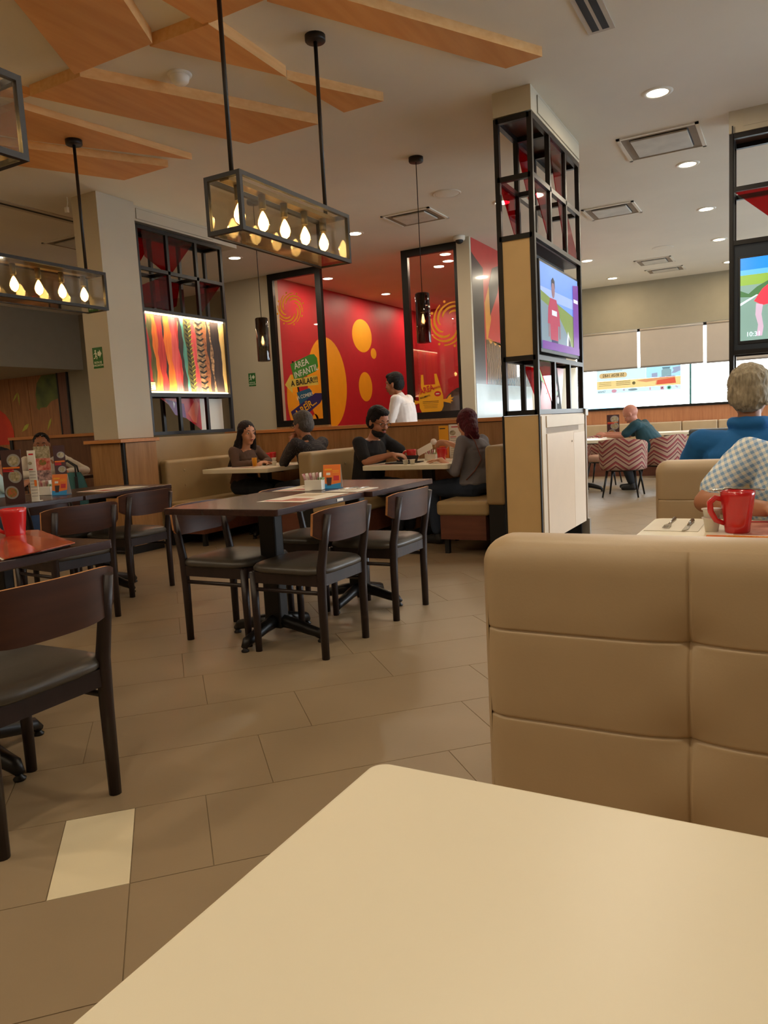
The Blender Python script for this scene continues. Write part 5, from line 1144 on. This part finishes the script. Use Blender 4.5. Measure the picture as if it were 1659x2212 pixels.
def person(lab, loc, rz, J, skin, top, bottom=(36, 38, 46), hair=None, hs='short', sleeve='long', hsc=1.0, female=False, glasses=False, beard=False, extra=None, vox=.0085, hands=((.5,), (.5,)), shoe=(30, 28, 28), topmat=None, neckline=None, wob=.010):
    t = thing('person', lab, 'person', loc, rz)
    ms = mat('skin_%d_%d_%d' % skin, skin, .5, var=.05, scale=12)
    mt = topmat or mat('cloth_%d_%d_%d' % top, top, .85, var=.08, scale=9, bump=.08, bscale=120)
    mbm = mat('cloth_%d_%d_%d' % bottom, bottom, .85, var=.08, scale=9, bump=.08, bscale=120)
    g = lambda k: V(*J[k])
    pel, ch, nk, hd = g('pelvis'), g('chest'), g('neck'), g('head')
    sw_ = J.get('sw', .17 if female else .195); hip = J.get('hip', .165 if female else .16)
    hsc *= 1.07
    # ---- body
    b = MB()
    mid = (pel*.5+ch*.5)
    T = [(pel, hip*.92, .10), (mid, (.125 if female else .15), .09), (ch, sw_*.82, .105), (nk-(nk-ch)*.35, sw_*.7, .07)]
    torso(b, T)
    cap(b, nk-(hd-nk)*.35, hd-V(0, 0, .03)*hsc, .052, .05)
    for s, k in ((1, 'l'), (-1, 'r')):
        sh, el, wr = g('sh_'+k), g('el_'+k), g('wr_'+k); fem = .85 if female else 1.0
        chain(b, [sh, sh*.5+el*.5, el, el*.6+wr*.4, wr], [.05*fem, .044*fem, .037*fem, .038*fem, .026*fem])
        cap(b, ch+V(0, s*.08, .03), sh, .07*fem, .05*fem)
        if 'kn_'+k in J:
            kn, an = g('kn_'+k), g('an_'+k); hp = pel+V(0, s*.09, -.02)
            chain(b, [hp, hp*.5+kn*.5, kn, kn*.65+an*.35, an], [.085, .075, .055, .052, .036])
            cap(b, an+V(0, 0, -.03), an+V(.13, 0, -.04), .035, .028)
        dr, pn, sd = J.get('hand_'+k, ((wr-el).normalized(), V(0, 0, -1), s))[:3]
        hand(b, wr, dr, pn, sd, *J.get('curl_'+k, (.4,)))
    # ---- head
    yw, pt, rl = J.get('look', (0, 0, 0))
    Hm = Matrix.Translation(hd) @ Matrix.Rotation(R(yw), 4, 'Z') @ Matrix.Rotation(R(pt), 4, 'Y') @ Matrix.Rotation(R(rl), 4, 'X') @ Matrix.Diagonal((hsc, hsc, hsc, 1))
    b.ell((-.005, 0, .03), (.097, .077, .092), M=Hm, seg=20)       # skull
    b.ell((.022, 0, -.035), (.070, .060, .078), M=Hm, seg=18)      # face
    b.ell((.048, 0, -.092), (.034, .036, .025), M=Hm)              # chin
    for s in (-1, 1):
        b.ell((.055, s*.036, -.035), (.030, .028, .03), M=Hm); b.ell((-.005, s*.078, -.012), (.018, .009, .030), M=Hm)
        b.ell((.078, s*.030, .026), (.012, .026, .010), M=Hm)
    for p0, p1, r0, r1 in (((.086, 0, .012), (.104, 0, -.028), .009, .0125), ((.092, 0, -.062), (.090, 0, -.064), .013, .013)):
        cap(b, Hm @ V(*p0), Hm @ V(*p1), r0*hsc, r1*hsc)
    body = remesh(b, 'body', ms, t, vox, 2)
    # facial parts
    for s in (-1, 1):
        e = MB(); e.ell((.0715, s*.031, .003), (.0115, .0125, .0075), M=Hm, seg=14); eo = e.build('eye', mat('eye_white', (226, 220, 210), .3), t)
        e = MB(); e.ell((.0805, s*.032, .003), (.0035, .0055, .0055), M=Hm, seg=12); e.build('iris', mat('eye_iris', (30, 20, 16), .2), eo)
    br = MB()
    for s in (-1, 1): br.tube([Hm @ V(.088, s*.014, .028), Hm @ V(.088, s*.032, .034), Hm @ V(.078, s*.05, .028)], [.003, .004, .002], 8)
    br.build('eyebrows', mat('brow_%d' % ((hair or (60,))[0]), hair or (90, 70, 60), .9), t)
    lp = MB(); lp.ell((.099, 0, -.0565), (.007, .021, .0042), M=Hm); lp.ell((.099, 0, -.065), (.007, .018, .0048), M=Hm); lp.build('mouth', mat('lips', (150, 72, 64), .45), t)
    # ---- hair
    if hair:
        mh = mat('hair_%d_%d_%d' % hair, hair, .62, var=.35, scale=30, stretch=(3, 3, .6), bump=.3, bscale=90, spec=.25)
        h = MB()
        if hs in ('short', 'long', 'bun', 'swept'):
            h.ell((-.016, 0, .046), (.098, .086, .090), M=Hm, seg=20); h.ell((-.045, 0, .0), (.068, .082, .085), M=Hm, seg=18)
            if hs == 'short': h.ell((.03, 0, .092), (.058, .064, .035), M=Hm)
            for s in (-1, 1): h.ell((.012, s*.074, .03), (.030, .014, .032), M=Hm)
        if hs == 'long':
            cap(h, Hm @ V(-.05, .0, -.02), Hm @ V(-.10, 0, -.16), .075, .09); cap(h, Hm @ V(-.10, 0, -.16), Hm @ V(-.15, -.02, -.40), .09, .055); cap(h, Hm @ V(-.05, -.07, -.1), Hm @ V(-.09, -.15, -.36), .05, .04)
            for s in (-1, 1): chain(h, [Hm @ V(.0, s*.075, .03), Hm @ V(-.02, s*.088, -.06), Hm @ V(-.045, s*.1, -.16), Hm @ V(-.03, s*.11, -.28)], [.028, .03, .035, .025])
        if hs == 'bun':
            h.ell((-.085, .0, -.015), (.066, .066, .066), M=Hm, seg=18); h.ell((-.12, 0, -.065), (.058, .062, .07), M=Hm)
            for i in range(7): a = -.6+i*.2; chain(h, [Hm @ V(-.10, a*.05, -.06), Hm @ V(-.12-abs(a)*.01, a*.08, -.12), Hm @ V(-.105, a*.09+.01, -.17-.02*(i % 3))], [.024, .018, .006])
        if hs == 'sleek':
            h.ell((-.020, 0, .044), (.098, .083, .086), M=Hm, seg=20); h.ell((-.045, 0, 0), (.066, .078, .07), M=Hm); h.ell((-.10, 0, .01), (.03, .03, .03), M=Hm)
        if hs == 'swept':
            rd = random.Random(5)
            for i in range(46):
                a = rd.uniform(-1.2, 1.2); z = rd.uniform(-.04, .11); y = math.sin(a)*.075*math.sqrt(max(.1, 1-(z/.14)**2)); x = -.02-math.cos(a)*.075*math.sqrt(max(.1, 1-(z/.14)**2))
                cap(h, Hm @ V(x, y, z), Hm @ V(x-.010, y+rd.uniform(-.012, .014), z-.022), .010, .004, 8)
        remesh(h, 'hair', mh, t, .0055, 1, .007 if hs == 'swept' else .004, 38 if hs == 'swept' else 45, 3)
    if beard:
        h = MB(); h.ell((.030, 0, -.086), (.064, .060, .044), M=Hm, seg=18); [h.ell((.004, q*.062, -.03), (.02, .012, .035), M=Hm) for q in (-1, 1)]; h.ell((.088, 0, -.045), (.012, .026, .006), M=Hm); remesh(h, 'beard', mat('beard_black', (22, 18, 18), .9, bump=.3), t, .006, 1, .003, 60)
    if glasses:
        gm = MB()
        for s in (-1, 1):
            P = [Hm @ V(.104, s*.034+.023*math.cos(2*PI*i/16), .002+.017*math.sin(2*PI*i/16)) for i in range(17)]; gm.tube(P, .0018, 6, cap=False)
            gm.tube([Hm @ V(.103, s*.056, .006), Hm @ V(.04, s*.08, .008), Hm @ V(-.02, s*.083, .0)], .002, 6)
        gm.tube([Hm @ V(.104, -.012, .004), Hm @ V(.106, 0, .007), Hm @ V(.104, .012, .004)], .0018, 6); gm.build('glasses', m_black, t)
    if hs == 'sleek':
        gm = MB()
        for s in (-1, 1): gm.ell((.055, s*.034, .105), (.02, .028, .012), M=Hm)
        gm.tube([Hm @ V(.03, -.084, .06), Hm @ V(.05, -.05, .11), Hm @ V(.055, 0, .115), Hm @ V(.05, .05, .11), Hm @ V(.03, .084, .06)], .004, 8)
        gm.build('sunglasses', mat('sunglass_black', (10, 10, 12), .08), t)
    # ---- clothing
    b = MB(); k = 1.0
    T = [(pel+V(0, 0, .02), hip*1.0+.012, .125), (mid, (.14 if female else .168)*J.get('belly', 1), .112*J.get('belly', 1)), (ch, sw_*.88+.012, .122), (nk-(nk-ch)*.42, sw_*.72, .083)]
    torso(b, T)
    if J.get('col', not female and not beard): cap(b, nk-(nk-ch)*.28, nk-(nk-ch)*.05, .075, .058)
    for s, kk in ((1, 'l'), (-1, 'r')):
        sh, el, wr = g('sh_'+kk), g('el_'+kk), g('wr_'+kk); f = .88 if female else 1.0
        cap(b, ch+V(0, s*.08, .035), sh, .078*f, .064*f)
        if sleeve == 'short': chain(b, [sh, sh*.25+el*.75], [.064*f, .060*f])
        elif sleeve == 'mid': chain(b, [sh, sh*.5+el*.5, el, el*.7+wr*.3], [.062*f, .054*f, .050*f, .046*f])
        else: chain(b, [sh, sh*.5+el*.5, el, el*.5+wr*.5, el*.06+wr*.94], [.064*f, .056*f, .050*f, .047*f, .036*f])
    if J.get('collar'):
        for i in range(10):
            a = 2*PI*i/10; a2 = 2*PI*(i+1)/10; cap(b, nk+V(.062*math.cos(a), .072*math.sin(a), .01), nk+V(.062*math.cos(a2), .072*math.sin(a2), .01), J['collar'], J['collar'], 8)
    remesh(b, 'shirt', mt, t, .009, 3, wob, 9, len(lab))
    if 'kn_l' in J:
        b = MB(); torso(b, [(pel-V(0, 0, .03), hip+.01, .125), (pel+V(0, 0, .05), hip, .115)])
        for s, kk in ((1, 'l'), (-1, 'r')):
            kn, an = g('kn_'+kk), g('an_'+kk); hp = pel+V(0, s*.09, -.02); chain(b, [hp, hp*.5+kn*.5, kn, kn*.5+an*.5, kn*.12+an*.88], [.10, .088, .07, .062, .055])
        remesh(b, 'trousers', mbm, t, .011, 3, .008, 8, 2)
        for s, kk in ((1, 'l'), (-1, 'r')):
            an = g('an_'+kk); sb = MB(); cap(sb, an+V(-.02, 0, -.035), an+V(.14, 0, -.045), .045, .036); cap(sb, an+V(0, 0, -.0), an+V(0, 0, -.03), .042, .045)
            remesh(sb, 'shoe', mat('shoe_%d' % shoe[0], shoe, .6), t, .009, 1)
    if extra: extra(t, Hm, g)
    return t
def seated(**kw):
    d = dict(pelvis=(0, 0, .565), chest=(.03, 0, .90), neck=(.05, 0, 1.03), head=(.075, 0, 1.16), sh_l=(.04, .19, .98), sh_r=(.04, -.19, .98),
             el_l=(.16, .25, .80), el_r=(.16, -.25, .80), wr_l=(.38, .14, .815), wr_r=(.38, -.14, .815), kn_l=(.44, .11, .53), kn_r=(.44, -.11, .53), an_l=(.40, .11, .09), an_r=(.40, -.11, .09))
    d.update(kw); return d
SK1 = (196, 138, 104); SK2 = (178, 120, 88); SK3 = (206, 150, 120); SK4 = (150, 98, 70)
# long haired woman, facing +X
def cardi(t, Hm, g):
    b = MB(); ch = g('chest'); torso(b, [(g('pelvis')+V(.035, 0, .1), .10, .10), (ch+V(.03, 0, -.06), .095, .105)]); remesh(b, 'camisole', mat('black_top', (24, 20, 22), .8), t, .01, 2)
    b = MB(); torso(b, [(ch+V(.028, 0, -.03), .075, .11), (g('neck')+V(.008, 0, -.065), .040, .055)]); remesh(b, 'neckline', mat('skin_%d_%d_%d' % SK1, SK1), t, .009, 2)
person('woman with long black hair and brown cardigan facing right in the left booth', (-5.40, 6.62, 0), R(-8),
       seated(pelvis=(-.02, 0, .565), chest=(.0, 0, .86), neck=(.03, 0, .985), head=(.07, 0, 1.135), sh_l=(.02, .17, .94), sh_r=(.02, -.17, .94), el_l=(.14, .24, .80), el_r=(.10, -.22, .79), wr_l=(.30, .02, .81), wr_r=(.29, -.05, .81),
              look=(-12, 4, 0), sw=.165, hand_l=((.3, -1, 0), (0, 0, -1), 1), hand_r=((.3, 1, .05), (0, 0, -1), -1)),
       SK1, (92, 68, 56), (28, 34, 42), (26, 18, 18), 'long', 'long', female=True, extra=cardi)
# grey haired man, facing -X, hands clasped at his mouth
m_dots = bpy.data.materials.new('dotted_shirt'); m_dots.use_nodes = True; N = m_dots.node_tree.nodes; Lk = m_dots.node_tree.links; bb = N['Principled BSDF']; bb.inputs['Roughness'].default_value = .85
tq = N.new('ShaderNodeTexCoord'); vo = N.new('ShaderNodeTexVoronoi'); vo.inputs['Scale'].default_value = 60; vo.inputs['Randomness'].default_value = .15; cr3 = N.new('ShaderNodeValToRGB'); cr3.color_ramp.elements[0].color = (*lin((130, 120, 112)), 1); cr3.color_ramp.elements[1].color = (*lin((46, 42, 46)), 1); cr3.color_ramp.elements[0].position = .16; cr3.color_ramp.elements[1].position = .24
Lk.new(tq.outputs['Object'], vo.inputs[0]); Lk.new(vo.outputs['Distance'], cr3.inputs[0]); Lk.new(cr3.outputs[0], bb.inputs['Base Color'])
person('grey haired man in dotted dark shirt with hands clasped at his mouth', (-4.36, 6.50, 0), R(180-10),
       seated(pelvis=(0, 0, .565), chest=(.05, 0, .90), neck=(.10, 0, 1.05), head=(.155, 0, 1.195), sh_l=(.08, .20, 1.00), sh_r=(.08, -.20, 1.00), el_l=(.30, .17, .81), el_r=(.30, -.17, .81), wr_l=(.30, .05, 1.0), wr_r=(.30, -.05, 1.0),
              look=(0, 8, 0), hand_l=((-.05, -.3, 1), (-.4, -1, 0), 1), hand_r=((-.05, .3, 1), (-.4, 1, 0), -1), curl_l=(.8,), curl_r=(.8,)),
       SK2, (50, 46, 50), (34, 36, 44), (86, 80, 76), 'short', 'long', glasses=True, hsc=1.04, topmat=m_dots)
# bearded man, facing +X
def tablet(t, Hm, g):
    pass
person('bearded man in black T-shirt with glasses reading at the right booth', (-3.75, 6.50, 0), R(-6),
       seated(pelvis=(0, 0, .565), chest=(.06, 0, .90), neck=(.10, 0, 1.04), head=(.165, 0, 1.185), sh_l=(.08, .20, 1.0), sh_r=(.07, -.21, .99), el_l=(.30, .26, .84), el_r=(.19, -.28, .805), wr_l=(.46, .08, .86), wr_r=(.43, -.17, .865),
              look=(-14, 20, 0), sw=.205, hip=.18, belly=1.12, hand_l=((.8, -.5, -.1), (0, -.3, -1), 1), hand_r=((1, .25, -.12), (0, .3, -1), -1), curl_l=(.5,), curl_r=(.55,)),
       SK2, (18, 18, 22), (26, 28, 34), (16, 14, 16), 'short', 'short', glasses=True, beard=True, hsc=1.09)
t = thing('bill_folder', 'dark open folder under the hands of the bearded man', 'folder', (-3.24, 6.38, .78), R(-10)); MB().box(-.13, .13, -.17, .1, 0, .008).build('cover', m_text, t); MB().box(-.12, .12, -.01, .0, .01, .07, 0, Matrix.Rotation(R(-30), 4, 'X')).build('flap', m_text, t)
t = thing('paper_slip', 'pale paper slip held up by the bearded man', 'paper', (-3.20, 6.55, .84), R(5)); MB().box(0, .17, -.0006, .0006, -.02, .07, 0, Matrix.Rotation(R(-25), 4, 'Y') @ Matrix.Rotation(R(-40), 4, 'X')).build('sheet', m_paper, t)
# maroon haired woman, facing -X, turned away
def strap(t, Hm, g):
    sh = g('sh_l'); b = MB(); b.tube([sh+V(-.03, -.06, .075), sh+V(-.105, -.05, .0), V(-.13, .10, .80), V(-.09, .15, .70), V(-.02, .19, .62)], .005, 6); b.build('bag_strap', mat('brown_leather', (110, 56, 40), .6), t)
person('woman with maroon hair in grey shirt leaning on the right booth bench', (-2.53, 6.38, 0), R(180-14),
       seated(pelvis=(0, 0, .565), chest=(.0, 0, .87), neck=(.04, 0, 1.0), head=(.10, -.02, 1.115), sh_l=(.02, .175, .96), sh_r=(.04, -.17, .96), el_l=(.05, .26, .70), el_r=(.22, -.20, .86), wr_l=(.25, .20, .805), wr_r=(.40, -.13, .94),
              look=(-38, 6, 0), sw=.17, hip=.185, hand_l=((1, -.1, -.05), (0, 0, -1), 1), hand_r=((1, .1, .1), (0, .6, -.4), -1), curl_l=(.15,), curl_r=(.8,), kn_l=(.44, .13, .53), an_l=(.38, .12, .09)),
       SK3, (112, 108, 112), (38, 48, 66), (84, 26, 38), 'bun', 'mid', female=True, extra=strap)
cl = creamer(-2.985, 6.47, .955, 'creamer cup held up by the maroon haired woman', 1.2); cl.rotation_euler = (R(75), 0, R(20))
# waiter walking left in the passage behind
person('waiter in white shirt walking past the play area glass', (-4.32, 8.45, 0), R(180+4),
       dict(pelvis=(-.06, 0, .98), chest=(-.03, 0, 1.36), neck=(.02, 0, 1.50), head=(.085, 0, 1.65), sh_l=(-.01, .20, 1.45), sh_r=(-.01, -.20, 1.45), el_l=(.06, .24, 1.16), el_r=(.0, -.24, 1.16), wr_l=(.27, .16, 1.10), wr_r=(.24, -.18, 1.08),
            kn_l=(.14, .10, .53), kn_r=(-.06, -.10, .52), an_l=(.10, .10, .09), an_r=(-.34, -.10, .14), look=(0, 6, 0), sw=.21, belly=1.12),
       SK2, (232, 222, 216), (24, 24, 28), (20, 18, 18), 'short', 'long', hsc=1.06)
# bald man
person('bald man in dark teal polo hunched over the table at right', (-1.72, 11.30, 0), R(180-8),
       seated(pelvis=(0, 0, .56), chest=(.16, 0, .86), neck=(.27, 0, .99), head=(.35, 0, 1.115), sh_l=(.22, .21, .96), sh_r=(.22, -.20, .96), el_l=(.40, .24, .80), el_r=(.45, -.22, .80), wr_l=(.66, .18, .82), wr_r=(.70, -.14, .84),
              look=(0, 34, 0), sw=.225, hip=.20, belly=1.35, hand_l=((1, -.1, .35), (0, -.6, -.8), 1), curl_l=(.3,), kn_l=(.46, .12, .53), an_l=(.30, .12, .09)),
       (190, 128, 108), (24, 62, 72), (22, 24, 30), None, 'none', 'short', hsc=1.06)
# man in blue pullover, back to the camera
person('man with grey hair in blue pullover seen from behind at right', (-.175, 3.86, 0), R(90+4),
       seated(pelvis=(0, 0, .57), chest=(.03, 0, .92), neck=(.04, 0, 1.06), head=(.075, 0, 1.20), sh_l=(.04, .205, .985), sh_r=(.04, -.205, .985), el_l=(.16, .30, .80), el_r=(.16, -.30, .80), wr_l=(.40, .16, .82), wr_r=(.40, -.16, .82),
              look=(-8, 6, 0), sw=.215, hip=.18, belly=1.1, collar=.028),
       SK2, (26, 104, 172), (30, 34, 44), (158, 146, 124), 'swept', 'long', hsc=1.0, wob=.006)
# plaid shirt man facing the camera, cropped
m_plaid = bpy.data.materials.new('gingham_shirt'); m_plaid.use_nodes = True; N = m_plaid.node_tree.nodes; Lk = m_plaid.node_tree.links; bb = N['Principled BSDF']; bb.inputs['Roughness'].default_value = .85
tq = N.new('ShaderNodeTexCoord'); se = N.new('ShaderNodeSeparateXYZ'); Lk.new(tq.outputs['Object'], se.inputs[0])
def stripes(sock, f):
    a = N.new('ShaderNodeMath'); a.operation = 'MULTIPLY'; a.inputs[1].default_value = f; Lk.new(sock, a.inputs[0]); c = N.new('ShaderNodeMath'); c.operation = 'FRACT'; Lk.new(a.outputs[0], c.inputs[0]); d_ = N.new('ShaderNodeMath'); d_.operation = 'GREATER_THAN'; d_.inputs[1].default_value = .5; Lk.new(c.outputs[0], d_.inputs[0]); return d_.outputs[0]
ad = N.new('ShaderNodeMath'); ad.operation = 'ADD'; Lk.new(se.outputs['Y'], ad.inputs[0]); mm_ = N.new('ShaderNodeMath'); mm_.operation = 'MULTIPLY'; mm_.inputs[1].default_value = .55; Lk.new(se.outputs['Z'], mm_.inputs[0]); Lk.new(mm_.outputs[0], ad.inputs[1])
ad2 = N.new('ShaderNodeMath'); ad2.operation = 'SUBTRACT'; Lk.new(se.outputs['Z'], ad2.inputs[0]); mm2 = N.new('ShaderNodeMath'); mm2.operation = 'MULTIPLY'; mm2.inputs[1].default_value = .55; Lk.new(se.outputs['Y'], mm2.inputs[0]); Lk.new(mm2.outputs[0], ad2.inputs[1])
sa, sb_ = stripes(ad.outputs[0], 42), stripes(ad2.outputs[0], 42); su = N.new('ShaderNodeMath'); su.operation = 'ADD'; Lk.new(sa, su.inputs[0]); Lk.new(sb_, su.inputs[1]); hf = N.new('ShaderNodeMath'); hf.operation = 'MULTIPLY'; hf.inputs[1].default_value = .5; Lk.new(su.outputs[0], hf.inputs[0])
cr4 = N.new('ShaderNodeValToRGB'); cr4.color_ramp.interpolation = 'CONSTANT'; e = cr4.color_ramp.elements; e[0].position = 0; e[0].color = (*lin((244, 242, 234)), 1); e[1].position = .4; e[1].color = (*lin((204, 218, 230)), 1); q_ = e.new(.8); q_.color = (*lin((140, 178, 218)), 1)
Lk.new(hf.outputs[0], cr4.inputs[0]); Lk.new(cr4.outputs[0], bb.inputs['Base Color'])
person('man in blue and white checked shirt cropped by the right edge', (.085, 3.06, 0), R(-90-8),
       seated(pelvis=(0, 0, .57), chest=(.08, 0, .88), neck=(.12, 0, 1.04), head=(.19, 0, 1.18), sh_l=(.08, .21, .98), sh_r=(.08, -.21, .975), el_l=(.22, .30, .81), el_r=(.24, -.33, .815), wr_l=(.44, .12, .82), wr_r=(.40, -.10, .815),
              look=(10, 20, 0), sw=.225, belly=1.2, hip=.19, hand_r=((.4, 1, 0), (0, 0, -1), -1)),
       SK2, (200, 210, 220), (34, 38, 50), (70, 60, 54), 'short', 'short', topmat=m_plaid)
# girl in white with sunglasses on her head
person('girl in white top with sunglasses on her head behind the menus at left', (-7.62, 5.70, 0), R(-32),
       seated(pelvis=(0, 0, .565), chest=(.08, 0, .86), neck=(.14, 0, .98), head=(.20, 0, 1.13), sh_l=(.12, .20, .96), sh_r=(.12, -.18, .95), el_l=(.26, .43, .81), el_r=(.28, -.26, .80), wr_l=(.50, .20, .82), wr_r=(.50, -.08, .82), look=(-10, 8, 0), sw=.20),
       SK2, (226, 218, 206), (40, 44, 56), (20, 16, 18), 'sleek', 'long', female=True, hsc=.98)
person('child in light blue shirt cropped by the left edge', (-6.62, 4.38, 0), R(60),
       seated(pelvis=(0, 0, .54), chest=(.04, 0, .78), neck=(.06, 0, .87), head=(.10, 0, 1.0), sh_l=(.04, .14, .84), sh_r=(.04, -.14, .84), el_l=(.14, .18, .72), el_r=(.14, -.18, .72), wr_l=(.30, .10, .78), wr_r=(.30, -.10, .78), look=(0, 10, 0), sw=.135, hip=.13, kn_l=(.34, .08, .5), kn_r=(.34, -.08, .5), an_l=(.32, .08, .12), an_r=(.32, -.08, .12)),
       SK2, (176, 204, 210), (40, 60, 90), (20, 16, 18), 'short', 'short', female=True, hsc=.95)
chair(-6.62, 4.38, R(60), 'dining chair under the child in light blue')
chair(-7.68, 5.72, R(-32), 'dining chair under the girl with sunglasses')

# ------------------------------------------------------------------ put every Empty at the base of its thing
bpy.context.view_layer.update()
for o in list(COL.objects):
    if o.type == 'EMPTY' and o.parent is None and o.location.length < 1e-6:
        pts = [c.matrix_world @ Vector(p) for c in o.children for p in c.bound_box if c.type == 'MESH']
        if not pts: continue
        mn = Vector((min(p.x for p in pts), min(p.y for p in pts), min(p.z for p in pts))); mx = Vector((max(p.x for p in pts), max(p.y for p in pts), 0))
        base = Vector(((mn.x+mx.x)/2, (mn.y+mx.y)/2, mn.z)); o.location = base
        for c in o.children: c.location = c.location-base
# single prints: move origins onto the things themselves
for o in list(COL.objects):
    if o.type == 'MESH' and o.parent is None and o.location.length < 1e-6 and o.get('kind') != 'structure':
        me = o.data; n = len(me.vertices); c = sum((v.co for v in me.vertices), Vector())/n; zmin = min(v.co.z for v in me.vertices); c.z = zmin
        me.transform(Matrix.Translation(-c)); o.location = c
